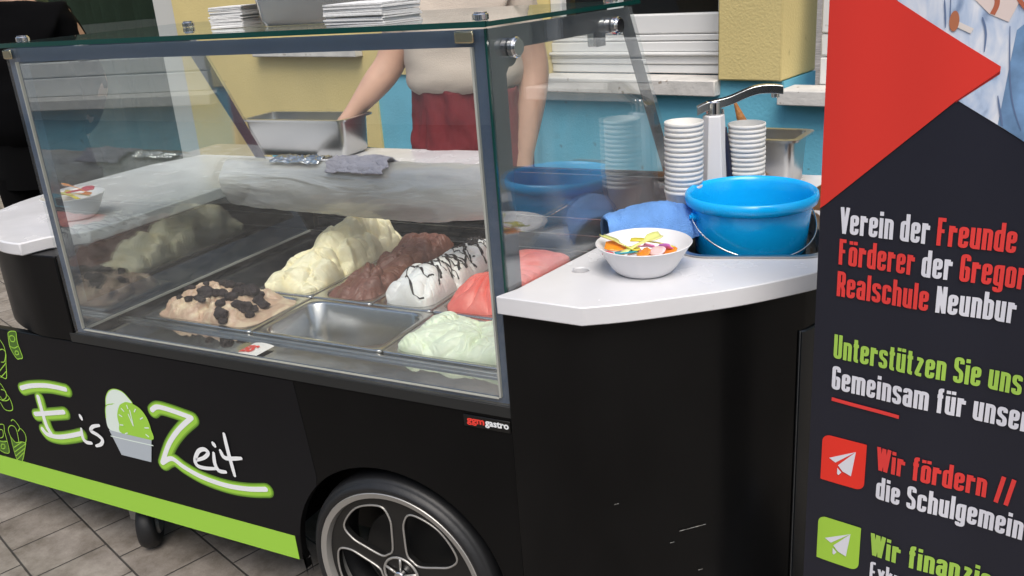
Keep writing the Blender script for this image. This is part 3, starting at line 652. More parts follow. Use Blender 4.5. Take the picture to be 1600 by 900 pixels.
def sq2rr(u, v, p=7.):
    m_ = max(abs(u), abs(v))
    if m_ < 1e-6: return 0, 0
    s_ = m_ / ((abs(u) ** p + abs(v) ** p) ** (1 / p)); return u * s_, v * s_
FR = lambda x, y, z=0., oc=4: noise.fractal(Vector((x, y, z)), 1.0, 2.0, oc)
def vor(x, y, z=0.):
    d, _ = noise.voronoi(Vector((x, y, z))); return d[0], d[1]
def heap(name, x0, x1, y0, y1, fn, mat, nx, ny, label, margin=.018, skirt=-.05, tilt=None):
    cx, cy, hx, hy = (x0 + x1) / 2, (y0 + y1) / 2, (x1 - x0) / 2 - margin, (y1 - y0) / 2 - margin
    V = []; Fc = []
    for j in range(ny + 1):
        for i in range(nx + 1):
            u, v = sq2rr(i / nx * 2 - 1, j / ny * 2 - 1); x, y = cx + u * hx, cy + v * hy
            r = fn(u, v, x, y)
            if isinstance(r, tuple): z, dx_, dy_ = r
            else: z, dx_, dy_ = r, 0, 0
            V.append((x + dx_, y + dy_, z))
    for j in range(ny):
        for i in range(nx):
            a = j * (nx + 1) + i; Fc.append((a, a + 1, a + nx + 2, a + nx + 1))
    rim_ = [i for i in range(nx + 1)] + [(j + 1) * (nx + 1) - 1 for j in range(1, ny + 1)] + [ny * (nx + 1) + i for i in range(nx - 1, -1, -1)] + [j * (nx + 1) for j in range(ny - 1, 0, -1)]
    k = len(V); V += [(V[i][0] * .97 + cx * .03, V[i][1] * .97 + cy * .03, skirt) for i in rim_]
    m_ = len(rim_); Fc += [(rim_[q], rim_[(q + 1) % m_], k + (q + 1) % m_, k + q) for q in range(m_)]
    mb = MB(); mb.add(V, Fc); o = obj(name, mb, mat, smooth=180)
    return tag(o, label, 'ice cream')
def edge(u, v, p=3.): return max(0., 1 - max(abs(u), abs(v)) ** p)
def edge2(u, v, p=2.5, q=.5): return max(0., (1 - abs(u) ** p)) ** q * max(0., (1 - abs(v) ** (p * 2))) ** q
def icm(name, col, col2, scale=14, sss=.1, rough=.40, bump=.12, bs=150):
    m = P(name, col, rough, sss=sss, bump=bump, bscale=bs); n = m.node_tree; b = n.nodes['Principled BSDF']
    tc = n.nodes.new('ShaderNodeTexCoord'); t = n.nodes.new('ShaderNodeTexNoise'); t.inputs['Scale'].default_value = scale; t.inputs['Detail'].default_value = 6; t.inputs['Distortion'].default_value = 1.5
    n.links.new(tc.outputs['Object'], t.inputs['Vector'])
    cr = n.nodes.new('ShaderNodeValToRGB'); cr.color_ramp.elements[0].color = (*col, 1); cr.color_ramp.elements[0].position = .45; cr.color_ramp.elements[1].color = (*col2, 1); cr.color_ramp.elements[1].position = .78
    n.links.new(t.outputs[0], cr.inputs[0]); n.links.new(cr.outputs[0], b.inputs['Base Color']); return m

# spatula folds: overlapping scooped slabs. Each slab = tilted lobe; the surface is the max over lobes
def bumps(B, seed=0, tilt=.5, pw=.45, stri=.0035):
    """overlapping spatula folds; B = (x, y, rx, ry, height, turn). Each fold is a tilted dome with fanned grooves; the highest wins"""
    r = random.Random(seed); L = []
    for (x, y, rx, ry, h_, a) in B: L.append((x, y, rx, ry, h_, math.cos(a), math.sin(a), r.uniform(0, 6), r.uniform(6, 11), r.uniform(.6, 1.25)))
    def f(x, y):
        best = 0.
        for lx, ly, rx, ry, h_, ca, sa, ph, k, am in L:
            dx_, dy_ = x - lx, y - ly
            if abs(dx_) > 1.2 * max(rx, ry) or abs(dy_) > 1.2 * max(rx, ry): continue
            a = (dx_ * ca + dy_ * sa) / rx; b = (-dx_ * sa + dy_ * ca) / ry
            b += .22 * math.sin(a * 2.4 + ph)
            d2 = a * a + b * b
            if d2 < 1:
                th = math.atan2(b, a + .9)
                gr = abs(math.sin(th * k + ph + 1.2 * math.sin(a * 3 + ph)))
                z = h_ * ((1 - d2) ** pw) * (1 + tilt * a * .5) - stri * am * (1 - gr) ** 2.2 * min(1, d2 * 3) * (1 - d2) ** .3
                if z > best: best = z
        return best
    return f
def scatter(seed, n, x0, x1, y0, y1, r0, r1, h0, h1, a0=.5, da=.9):
    r = random.Random(seed); out = []
    for k in range(n):
        q = r.uniform(r0, r1); out.append((r.uniform(x0, x1), y0 + (y1 - y0) * (k + r.random()) / n, q * r.uniform(1.1, 1.7), q, r.uniform(h0, h1), a0 + r.uniform(-da, da)))
    return out
VB = []
_r = random.Random(11)
for t_, h_, rr in ((.06, .040, .050), (.13, .058, .052), (.22, .082, .060), (.30, .088, .055), (.39, .092, .052), (.48, .112, .060), (.57, .134, .058), (.66, .140, .060), (.75, .132, .060), (.83, .110, .055), (.90, .080, .050), (.96, .050, .04)):
    y = BY0 + (BY1 - BY0) * t_
    VB.append((-.893 + _r.uniform(-.012, .012), y, rr * 1.15, rr * .85, h_, _r.uniform(-.3, .6)))
    for sx in (-1, 1):
        VB.append((-.890 + sx * _r.uniform(.040, .058), y + _r.uniform(-.02, .02), rr * .85, rr * .62, h_ * _r.uniform(.62, .86), _r.uniform(.1, 1.0)))
        VB.append((-.888 + sx * _r.uniform(.062, .078), y + _r.uniform(-.02, .02), rr * .70, rr * .5, h_ * _r.uniform(.34, .56), _r.uniform(.2, 1.2)))
VB = [(a, b, c, d, h_ * .87, q) for a, b, c, d, h_, q in VB]
van_l = bumps(VB, 3, .75, .38, .010)
def f_van(u, v, x, y):
    e = max(0, 1 - abs(u) ** 8) ** .5 * max(0, 1 - abs(v) ** 14) ** .5
    wx, wy = x + .006 * N3(x * 34, y * 34, 5), y + .006 * N3(x * 34, y * 34, 9)
    z = -.006 + e * (.008 + van_l(wx, wy)) + (.0028 * FR(wx * 46, wy * 30) - .0022 * max(0, N3(wx * 70, wy * 34, 4))) * e
    return z, .014 * e * N3(x * 24, y * 24, 2), .014 * e * N3(x * 24, y * 24, 7)
VAN = icm('vanilla_cream', (.93, .865, .61), (.92, .80, .46), 14, sss=.10, rough=.42, bump=.12, bs=140)
vanilla = heap('vanilla_ice_cream', XB[0], XB[1], BY0, BY1, f_van, VAN, 130, 320, 'pale yellow vanilla ice cream piled high in thick folds', margin=.011)
cho_l = bumps(scatter(8, 70, -.765, -.615, .405, .87, .020, .040, .012, .040, .7, .9), 8, 1.4, .28, .007)
def f_cho(u, v, x, y):
    e = max(0, 1 - abs(u) ** 6) ** .5 * max(0, 1 - abs(v) ** 12) ** .5
    wx, wy = x + .010 * N3(x * 24, y * 24, 5), y + .010 * N3(x * 24, y * 24, 9)
    front = min(1, max(0, (v + 1.0) * 3))
    z = -.022 + e * (.018 + .024 * (v + 1) / 2 + cho_l(wx, wy)) + (.0015 * FR(x * 50, y * 50)) * e - .010 * (1 - front)
    sw_ = min(0, .004 - .016 * math.exp(-((u + .55) / .25) ** 2)) * (1 if v < .3 else .3)
    return z + sw_ * e + .0004 * FR(x * 150, y * 150) * e
CHO = icm('chocolate_cream', (.20, .085, .06), (.28, .125, .09), 12, sss=.08, rough=.42)
heap('chocolate_ice_cream', XB[1], XB[2], BY0, BY1, f_cho, CHO, 120, 300, 'brown chocolate ice cream with ragged spatula marks')
SB = []
for k in range(12):
    t_ = k / 11; y = BY0 + .03 + (BY1 - BY0 - .06) * t_; h_ = .058 + .012 * math.sin(t_ * 9) - .035 * max(0, t_ - .65) / .35
    SB.append((-.505 + _r.uniform(-.01, .01), y, .056, .046, h_, _r.uniform(-.2, .6)))
    for sx in (-1, 1): SB.append((-.505 + sx * _r.uniform(.035, .055), y + _r.uniform(-.02, .02), .045, .034, h_ * _r.uniform(.55, .85), _r.uniform(0, .9)))
str_l = bumps(SB, 12, .6, .38, .008)
def f_str(u, v, x, y):
    e = max(0, 1 - abs(u) ** 6) ** .5 * max(0, 1 - abs(v) ** 10) ** .5
    wx, wy = x + .008 * N3(x * 28, y * 28, 5), y + .008 * N3(x * 28, y * 28, 9)
    return -.006 + e * (.014 + str_l(wx, wy)) + .0012 * FR(x * 45, y * 45) * e + .0030 * max(0, N3(x * 110, y * 110) - .25) * e
STR = icm('white_cream', (.92, .91, .88), (.86, .84, .79), 12, sss=.08, bump=.15)
strac = heap('white_ice_cream', XB[2], XB[3], BY0, BY1, f_str, STR, 120, 300, 'white ice cream drizzled with thin lines of dark chocolate sauce')
def rib_f(xc, yc):
    def f(u, v, x, y):
        e = max(0, 1 - abs(u) ** 5) ** .5 * max(0, 1 - abs(v) ** 8) ** .5
        th = math.atan2(y - yc, x - xc); r = math.hypot(x - xc, y - yc)
        ph = th * 9 + r * 14 + 2.4 * N3(x * 13, y * 13)
        rid = abs(math.sin(ph)) ** .7
        hump = .034 + .036 * math.exp(-((v + .55) / .38) ** 2) * (1 - .5 * u * u) + .026 * math.exp(-((v - .35) / .4) ** 2) * (1 - .4 * u * u)
        return -.014 + e * hump + e * .0105 * (rid - .4) * min(1, r / .04) + .0015 * e * FR(x * 36, y * 36)
    return f
RED = icm('strawberry_cream', (.82, .17, .14), (.88, .28, .23), 14, sss=.12, rough=.42)
heap('strawberry_ice_cream', XB[3], XB[4], BY0, BY1, rib_f(-.33, .56), RED, 150, 330, 'coral red strawberry ice cream ridged in fan folds beside the corner post')
heap('strawberry_ice_cream', XB[4], XB[5], BY0, BY1, rib_f(-.14, .50), RED, 120, 260, 'coral red ice cream seen through the side glass near the counter')
mint_l = bumps(scatter(21, 46, -.37, -.04, .155, .365, .026, .050, .010, .026, .4, .8), 21, 1.3, .30, .006)
def f_mint(u, v, x, y):
    e = max(0, 1 - abs(u) ** 7) ** .5 * max(0, 1 - abs(v) ** 6) ** .5
    wx, wy = x + .016 * N3(x * 18, y * 18, 5), y + .016 * N3(x * 18, y * 18, 9)
    dent = .018 * math.exp(-((x + .245) / .045) ** 2 - ((y - .325) / .03) ** 2)
    sp_ = .022 * math.exp(-((x + .205) / .010) ** 2 - ((y - .335) / .010) ** 2) + .026 * math.exp(-((x + .085) / .012) ** 2 - ((y - .33) / .012) ** 2)
    return -.006 + e * (.016 + mint_l(wx, wy) + .022 * max(0, u)) + (.0030 * FR(wx * 22, wy * 34) + .0004 * FR(x * 120, y * 120)) * e - dent + sp_
MINT = icm('mint_cream', (.80, .88, .70), (.74, .85, .60), 12, sss=.12)
heap('mint_ice_cream', -.396, -.022, FY0, FY1, f_mint, MINT, 220, 150, 'pale green mint ice cream spread in soft waves', margin=.017)
ck_l = bumps(scatter(31, 90, -1.115, -.835, .16, .362, .015, .030, .010, .030, .3, 1.4), 31, 1.2, .32, .006)
def f_ck(u, v, x, y):
    e = max(0, 1 - abs(u) ** 8) ** .5 * max(0, 1 - abs(v) ** 6) ** .5
    rgh = min(1, max(0, (.72 - u) * 3))
    wx, wy = x + .014 * N3(x * 26, y * 26, 5), y + .014 * N3(x * 26, y * 26, 9)
    rip = .0025 * abs(math.sin((wy + .5 * wx) * 140 + 3 * N3(x * 14, y * 14)))
    mid = .008 * max(0, 1 - (abs(v - .05) / .85) ** 2) * rgh
    return -.008 + e * (.012 + mid + rgh * ck_l(wx, wy)) + .0055 * rgh * FR(x * 45, y * 45) * e + rip * e * rgh
COOK = icm('cookie_cream', (.52, .36, .26), (.76, .66, .46), 22, sss=.15)
cook = heap('cookie_ice_cream', -1.136, -.776, FY0, FY1, f_ck, COOK, 220, 150, 'beige cookie ice cream strewn with dark biscuit chunks', margin=.016)
DCK = P('dark_biscuit', (.022, .014, .016), .8, bump=.8, bscale=120, var=.4, vscale=40)
def chunk(c, r, seed):
    bm = bmesh.new(); bmesh.ops.create_icosphere(bm, subdivisions=3, radius=1)
    mb = MB()
    for v in bm.verts:
        p = v.co.copy(); s_ = 1 + .32 * noise.noise(p * 1.6 + Vector((seed, 0, 0))) + .16 * noise.noise(p * 4 + Vector((0, seed, 0)))
        p = p * s_; mb.v.append((c[0] + p.x * r * 1.25, c[1] + p.y * r, c[2] + p.z * r * .8))
    bm.verts.index_update(); mb.f = [tuple(v.index for v in f.verts) for f in bm.faces]; mb.mi = [0] * len(mb.f); bm.free()
    return obj('cookie_chunk', mb, DCK, cook, smooth=180)
ccx, ccy, chx, chy = (-1.136 - .776) / 2, (FY0 + FY1) / 2, .18 - .016, (FY1 - FY0) / 2 - .016
for i, (u, v, r) in enumerate([(u_, v_ * .75 - .22, r_c) for u_, v_, r_c in [(-.78, .30, .012), (-.66, -.55, .008), (-.3, .05, .020), (-.15, .2, .014), (-.05, .62, .014), (.0, .15, .013), (.15, .55, .012), (.1, -.05, .010), (.30, .25, .016), (.28, -.02, .017), (.20, .75, .014), (.42, .6, .019), (.36, .35, .013), (.55, .55, .014), (.68, .45, .015), (.60, -.18, .019), (.52, -.32, .014), (.42, -.9, .017), (.48, -.98, .012), (.50, .78, .012), (.66, .02, .012), (-.42, -.1, .012), (-.55, .62, .008), (.05, -.3, .008)]] + [(-.5, -.55, .011), (-.12, -.62, .010), (.22, -.55, .013), (.33, -.8, .009), (-.72, .0, .010), (.72, -.45, .012), (-.02, .52, .014), (-.36, .55, .013), (-.25, -.3, .012), (.12, .7, .012)]):
    uu, vv = sq2rr(u, v); x, y = ccx + uu * chx, ccy + vv * chy
    z = f_ck(uu, vv, x, y); chunk((x, y, z + r * .45), r * .92, i * 3.7)
# dark sauce on the white ice cream
sm = MB(); r_ = random.Random(4); scx, scy, shx, shy = (XB[2] + XB[3]) / 2, (BY0 + BY1) / 2, (XB[3] - XB[2]) / 2 - .018, (BY1 - BY0) / 2 - .018
def on_str(u, v):
    u, v = max(-.97, min(.97, u)), max(-.97, min(.97, v)); uu, vv = sq2rr(u, v); x, y = scx + uu * shx, scy + vv * shy
    return Vector((x, y, f_str(uu, vv, x, y) + .0012))
for k in range(24):
    v0 = -.66 + k * .062; pts = []; u_a, u_b = r_.uniform(-.8, -.1), r_.uniform(.75, .99); ph = r_.uniform(0, 6)
    sl = r_.uniform(-.22, .05)
    for i in range(40):
        t_ = i / 39; u = u_a + (u_b - u_a) * t_
        pts.append(on_str(u, v0 + sl * t_ * 2 + .05 * math.sin(t_ * 4 + ph) + .012 * math.sin(t_ * 11 + ph)))
    sm.tube(pts, [.0012 + .0026 * abs(math.sin(i * .23 + ph)) ** 2 for i in range(40)], 6, flat=.5)
for k in range(14):
    c = on_str(r_.uniform(-.7, .8), r_.uniform(-.5, .6)); rr = r_.uniform(.0018, .0036)
    sm.lathe([(0, .002), (rr * .7, .0016), (rr, 0), (rr * .9, -.003)], 10, tuple(c), None, 0, r_.uniform(.7, 1.6), 1)
for k in range(40):                                          # dark crumbs at the back
    c = on_str(r_.uniform(-.7, .3), r_.uniform(.35, .75)); rr = r_.uniform(.003, .007)
    sm.lathe([(0, .004), (rr * .7, .003), (rr, 0), (rr * .8, -.004)], 7, tuple(c), None, 0, r_.uniform(.7, 1.4), 1)
obj('chocolate_sauce', sm, P('dark_sauce', (.02, .014, .014), .3), strac, smooth=180)

# printed sheet added in place of a cup stack mirrored at the polished shelf
wr = MB(); V = []; 
for i in range(9):
    a = (i / 8 - .5) * 1.3
    for j in range(2):
        x = -.70 + .044 * math.sin(a) * (1 + .15 * j); y = .030 + j * .075; V.append((x, y, -.0125 + .020 * (math.cos(a) - math.cos(.65)) + .004))
wr.add(V, [(2 * i, 2 * i + 2, 2 * i + 3, 2 * i + 1) for i in range(8)])
wo = obj('mirrored_cup_sheet', wr, PAPER_W, smooth=180); tag(wo, 'white sheet with red lettering standing in for a mirrored cup stack on the polished shelf', 'cup reflection')
V, Fc = text_mesh('EIS', .031, .0014, .15)
mb = MB(); mb.add([(-.727 + v[0] * .9, .050 + v[1] * 1.5, -.0125 + .02 * (math.cos(max(-.65, min(.65, (-.727 + v[0] * .9 + .70) / .044))) - math.cos(.65)) + .0065) for v in V], Fc)
obj('lettering', mb, RED_PRINT, wo, recalc=False)

# ------------------------------------------------------------ rolled plastic sheet inside the case
fm = bpy.data.materials.new('clear_film'); fm.use_nodes = True; n = fm.node_tree; n.nodes.clear()
out = n.nodes.new('ShaderNodeOutputMaterial'); m1 = n.nodes.new('ShaderNodeMixShader'); m2 = n.nodes.new('ShaderNodeMixShader')
tr = n.nodes.new('ShaderNodeBsdfTransparent'); tr.inputs[0].default_value = (.95, .96, .96, 1)
df = n.nodes.new('ShaderNodeBsdfDiffuse'); df.inputs[0].default_value = (.80, .80, .79, 1)
gl = n.nodes.new('ShaderNodeBsdfGlossy'); gl.inputs['Roughness'].default_value = .14
tl = n.nodes.new('ShaderNodeBsdfTranslucent'); tl.inputs[0].default_value = (.82, .82, .81, 1)
m3 = n.nodes.new('ShaderNodeMixShader'); m3.inputs[0].default_value = .4; n.links.new(df.outputs[0], m3.inputs[1]); n.links.new(tl.outputs[0], m3.inputs[2])
m1.inputs[0].default_value = .26; n.links.new(m3.outputs[0], m1.inputs[1]); n.links.new(gl.outputs[0], m1.inputs[2])
tc = n.nodes.new('ShaderNodeTexCoord'); t = n.nodes.new('ShaderNodeTexNoise'); t.inputs['Scale'].default_value = 7; t.inputs['Detail'].default_value = 8; t.inputs['Distortion'].default_value = 2
mpp = n.nodes.new('ShaderNodeMapping'); mpp.inputs['Scale'].default_value = (.35, 1, 2.2); n.links.new(tc.outputs['Object'], mpp.inputs[0]); n.links.new(mpp.outputs[0], t.inputs['Vector'])
rp = n.nodes.new('ShaderNodeMapRange'); rp.inputs[1].default_value = .3; rp.inputs[2].default_value = .75; rp.inputs[3].default_value = .60; rp.inputs[4].default_value = .90
n.links.new(t.outputs[0], rp.inputs[0]); n.links.new(rp.outputs[0], m2.inputs[0]); n.links.new(tr.outputs[0], m2.inputs[1]); n.links.new(m1.outputs[0], m2.inputs[2])
bp = n.nodes.new('ShaderNodeBump'); bp.inputs['Strength'].default_value = .6; bp.inputs['Distance'].default_value = .02; n.links.new(t.outputs[0], bp.inputs['Height'])
n.links.new(bp.outputs[0], gl.inputs['Normal']); n.links.new(bp.outputs[0], df.inputs['Normal']); n.links.new(m2.outputs[0], out.inputs[0])
mb = MB(); NX, NA = 120, 40; V = []
for i in range(NX + 1):
    x = -1.195 + .875 * i / NX
    for k in range(NA):
        a = 2 * math.pi * k / NA; low = max(0, -math.sin(a))
        r = .066 + .007 * FR(x * 5, math.cos(a) * 1.1, math.sin(a) * 1.1, 3) + .0022 * FR(x * 22, math.cos(a) * 6, math.sin(a) * 6)
        bulge = low * (.018 * math.sin((x + 1.2) * 3.6 + .3) + .012 * math.exp(-((x + .55) / .2) ** 2))
        V.append((x, .60 + r * math.cos(a) * .95, .246 + (r + bulge) * math.sin(a) + (-.012 if x > -.25 else 0) * low))
mb.add(V, [(i * NA + k, i * NA + (k + 1) % NA, (i + 1) * NA + (k + 1) % NA, (i + 1) * NA + k) for i in range(NX) for k in range(NA)])
o = obj('plastic_sheet_roll', mb, fm, smooth=180); tag(o, 'crumpled translucent plastic sheet rolled up across the display case', 'plastic sheet')

def cloth(name, outline_fn, mat, label, cat, thick=.006, nx=60, ny=40):
    V = []; Fc = []
    for j in range(ny + 1):
        for i in range(nx + 1): V.append(outline_fn(i / nx, j / ny))
    for j in range(ny):
        for i in range(nx): a = j * (nx + 1) + i; Fc.append((a, a + 1, a + nx + 2, a + nx + 1))
    mb = MB(); mb.add(V, Fc); o = obj(name, mb, mat, smooth=180)
    s_ = o.modifiers.new('thick', 'SOLIDIFY'); s_.thickness = thick; s_.offset = 1
    return tag(o, label, cat)
# grey cloth and foil lying on the roll
def gfn(u, v):
    x = -.84 + .19 * u + .03 * v; a = math.radians(40 + 100 * v)
    r = .077 + .008 * FR(x * 18, v * 5, 3) + .004 * FR(x * 60, v * 16)
    return (x + .015 * N3(v * 6, u * 3), .60 + r * math.cos(a), .246 + r * math.sin(a))
cloth('kitchen_cloth', gfn, P('grey_purple_cloth', (.36, .345, .40), .9, bump=.3, bscale=300, var=.2, vscale=12), 'crumpled grey purple cloth lying on the plastic roll', 'cloth', .004)
def ffn(u, v):
    x = -1.02 + .17 * u; a = math.radians(60 + 60 * v)
    r = .076 + .006 * FR(x * 30, v * 8, 8) + .006 * abs(N3(x * 60, v * 20))
    return (x, .60 + r * math.cos(a), .246 + r * math.sin(a))
cloth('foil_sheet', ffn, P('aluminium_foil', (.75, .75, .74), .25, metal=1), 'crinkled piece of aluminium foil on the plastic roll', 'foil', .001)

# ------------------------------------------------------------ things on the right counter
# bucket
bk = empty('bucket', (.333, .468, .088), 0, 'bright blue plastic bucket standing in the counter sink', 'bucket')
BR = .128; H_ = .228
prof = [(.0, 0), (.094, 0), (.099, .004), (.119, H_ - .035), (.1195, H_ - .026), (.1245, H_ - .026), (.130, H_ - .022), (.1325, H_ - .012), (.131, H_ - .003), (.127, H_), (.1225, H_ - .003), (.1195, H_ - .010), (.1155, H_ - .03), (.096, .006), (0, .005)]
mb = MB(); mb.lathe(prof, 96); obj('body', mb, BLUE_P, bk, smooth=50, local=True)
A1, A2 = math.radians(217), math.radians(37)
for a in (A1, A2):
    mb = MB(); c = Vector((.1165 * math.cos(a), .1165 * math.sin(a), H_ - .042)); mb.cyl(c, (math.cos(a), math.sin(a), 0), .009, .0105, 16)
    mb.cyl(c + Vector((math.cos(a), math.sin(a), 0)) * .0104, (math.cos(a), math.sin(a), 0), .0045, .004, 12)
    obj('handle_lug', mb, BLUE_P, bk, smooth=30, local=True)
hd = Vector((math.cos(A1), math.sin(A1), 0)); ho = Vector((-hd.y, hd.x, 0)); BT = math.radians(29)
pts = [hd * (.127 + .010 * math.sin(math.pi * k / 40)) * math.cos(math.pi * k / 40) + (ho * math.cos(BT) - Vector((0, 0, math.sin(BT)))) * .139 * math.sin(math.pi * k / 40) + Vector((0, 0, H_ - .042)) for k in range(41)]
mb = MB(); mb.tube(pts, .0019, 8); obj('wire_handle', mb, P('steel_wire', (.6, .6, .6), .25, metal=1), bk, smooth=180, local=True)

# bowls with plastic spoons
def bowl(loc, r, h, label):
    mb = MB(); mb.lathe([(0, .0), (r * .52, 0), (r * .60, .004), (r * .70, h * .25), (r * .93, h * .85), (r, h), (r * .985, h + .001), (r * .90, h * .84), (r * .67, h * .25), (r * .55, .008), (0, .006)], 72, loc)
    return tag(obj('bowl', mb, PLAST_W, smooth=50), label, 'bowl')
BX, BY = .206, .172
bowl((BX, BY, ZC), .088, .056, 'white plastic bowl of coloured spoons in front of the blue bucket')
bowl((-1.385, .205, ZC), .080, .062, 'white bowl of orange and yellow spoons on the left counter')
def tplast(name, col):
    m = P(name, col, .15, spec=.6, sss=.3); m.node_tree.nodes['Principled BSDF'].inputs['Alpha'].default_value = .84; return m
SPC = {'yellow': tplast('yellow_plastic', (.80, .68, .06)), 'orange': tplast('orange_plastic', (.95, .30, .02)), 'pink': tplast('pink_plastic', (.90, .25, .55)), 'blue': tplast('teal_plastic', (.03, .42, .55)), 'red': tplast('red_plastic', (.60, .02, .06)), 'lime': tplast('lime_plastic', (.72, .75, .25)), 'violet': tplast('violet_plastic', (.62, .18, .60)), 'pale': tplast('clear_pink_plastic', (.9, .62, .62))}
def spoon(p0, p1, col, label, group, flip=0.):
    """flat shovel spoon: p0 = tip of the blade, p1 = end of the handle"""
    a, b_ = Vector(p0), Vector(p1); d = (b_ - a); L_ = d.length; d.normalize()
    s_ = d.cross(Vector((0, 0, 1))).normalized(); up = s_.cross(d)
    s2 = s_ * math.cos(flip) + up * math.sin(flip); up = s2.cross(d)
    prof = [(0, .009), (.08, .0125), (.24, .0125), (.32, .008), (.38, .0042), (.6, .0034), (.85, .0048), (.97, .0058), (1, .004)]
    V = []; cup = [.0, .0, .001, .001, 0, 0, 0, 0, 0]
    for (t_, w_), c_ in zip(prof, cup):
        for k in (-1, -.4, .4, 1):
            V.append(a + d * (t_ * L_) + s2 * (w_ * k) + up * ((.003 if abs(k) == 1 and t_ < .33 else 0.) + .004 * math.sin(t_ * 3.1)))
    mb = MB(); mb.add(V, [(i * 4 + k, i * 4 + k + 1, (i + 1) * 4 + k + 1, (i + 1) * 4 + k) for i in range(len(prof) - 1) for k in range(3)])
    o = obj('plastic_spoon', mb, SPC[col], smooth=180); m_ = o.modifiers.new('thick', 'SOLIDIFY'); m_.thickness = .0016
    return tag(o, label, 'spoon', group)
zb = ZC + .045
G1 = 'coloured spoons in the right bowl'
def bp_(x, y, z): return (BX + x, BY + y, ZC + z - .005)
spoon(bp_(-.078, -.010, .070), bp_(.015, -.030, .040), 'lime', 'pale lime spoon poking over the left rim of the right bowl', G1, .3)
spoon(bp_(-.066, -.025, .056), bp_(.03, .0, .034), 'orange', 'orange spoon with its blade at the left side of the right bowl', G1, -.4)
spoon(bp_(.028, .015, .072), bp_(-.03, -.045, .048), 'lime', 'translucent lime spoon crossing the middle of the right bowl', G1, .2)
spoon(bp_(-.035, -.048, .050), bp_(.045, .02, .035), 'blue', 'teal blue spoon near the front rim of the right bowl', G1, .2)
spoon(bp_(-.005, -.030, .054), bp_(-.065, .03, .040), 'yellow', 'yellow spoon lying over the teal spoon in the right bowl', G1, -.2)
spoon(bp_(-.060, -.048, .047), bp_(.005, -.062, .043), 'red', 'dark red spoon along the front left rim of the right bowl', G1, .6)
spoon(bp_(.024, -.050, .052), bp_(-.03, .03, .034), 'orange', 'orange spoon with its blade at the front of the right bowl', G1, .5)
spoon(bp_(.060, -.018, .060), bp_(-.015, .01, .030), 'violet', 'violet spoon tilted up at the right of the bowl', G1, -.7)
spoon(bp_(.050, -.035, .055), bp_(-.03, .0, .034), 'pale', 'clear pink spoon between the violet and orange spoons', G1, .4)
spoon(bp_(.068, -.028, .055), bp_(.0, .01, .028), 'orange', 'orange spoon with its blade at the right rim of the bowl', G1, .3)
spoon(bp_(.028, -.008, .054), bp_(-.045, .02, .040), 'pink', 'pink spoon behind the orange blade in the right bowl', G1, -.5)
spoon(bp_(-.030, .012, .058), bp_(.05, .03, .046), 'yellow', 'yellow spoon lying at the back of the right bowl', G1, .1)
G2 = 'spoons in the left bowl'
for i, (c, x0, y0, x1, y1, z0, lb) in enumerate([('yellow', -.07, .02, .05, -.01, .06, 'yellow spoon lowest in the left bowl'), ('orange', .075, .0, -.05, .03, .066, 'orange spoon pointing right out of the left bowl'), ('lime', -.06, -.03, .04, .03, .065, 'lime spoon crossing the left bowl'), ('red', .05, .04, -.06, .0, .072, 'red spoon on top in the left bowl'), ('orange', -.075, .03, .04, .02, .078, 'orange spoon pointing left out of the left bowl')]):
    spoon((-1.385 + x0 * .85, .205 + y0 * .85, ZC + z0), (-1.385 + x1 * .85, .205 + y1 * .85, ZC + z0 - .012), c, lb, G2, .2 * i - .3)

# blue microfibre cloth, folded and lying behind the bowl
def bfn(u, v):
    t_ = u; x = .076 + .145 * t_; y0 = .315 + .13 * t_
    wv = .5 + .5 * math.sin(math.pi * min(1, .12 + t_ * .9))
    a = math.pi * (v * 1.05 - .02); r = .022 + .030 * math.sin(math.pi * (.15 + .72 * t_)) + .005 * FR(t_ * 4, v * 3, 2) + .002 * FR(t_ * 14, v * 8, 5)
    return (x + .05 * math.cos(a) * .55, y0 - .05 * math.cos(a) * .9 + .006 * N3(t_ * 5, v * 4), ZC + .003 + max(0, math.sin(a)) * r * 1.25)
bc = cloth('cleaning_cloth', bfn, P('blue_microfibre', (.15, .34, .74), .95, bump=.6, bscale=420, var=.15, vscale=20), 'blue microfibre cloth folded on the counter behind the spoon bowl', 'cloth', .006)

# paper cups
ORD = 'topmost second third fourth fifth sixth seventh eighth ninth tenth eleventh twelfth thirteenth fourteenth fifteenth sixteenth seventeenth eighteenth nineteenth twentieth'.split()
cup_prof = [(0, .002), (.0275, .002), (.028, 0), (.0396, .0640), (.0404, .0645), (.0411, .0665), (.0411, .0690), (.0404, .0712), (.0392, .0712), (.0384, .066), (.0272, .004), (0, .0045)]
cup0 = None
def cup_stack(x, y, n, pitch, where, group):
    global cup0
    for k in range(n):
        z = ZC + k * pitch
        if cup0 is None:
            mb = MB(); mb.lathe(cup_prof, 56); cup0 = obj('paper_cup', mb, PAPER_W, smooth=50); c = cup0
        else:
            c = cup0.copy(); C.objects.link(c)
        c.location = (x + rnd.uniform(-.0007, .0007), y + rnd.uniform(-.0007, .0007), z); c.rotation_euler = (rnd.uniform(-.008, .008), rnd.uniform(-.008, .008), k)
        kk = n - 1 - k
        tag(c, f'white paper cup, {ORD[kk]}' + ('' if kk == 0 else ' from top') + f' of stack {where}', 'paper cup', group)
cup_stack(.180, .515, 15, .0103, 'beside the side glass', 'paper cups stacked beside the side glass')
cup_stack(.277, .672, 12, .0103, 'right of the faucet', 'paper cups stacked right of the faucet')

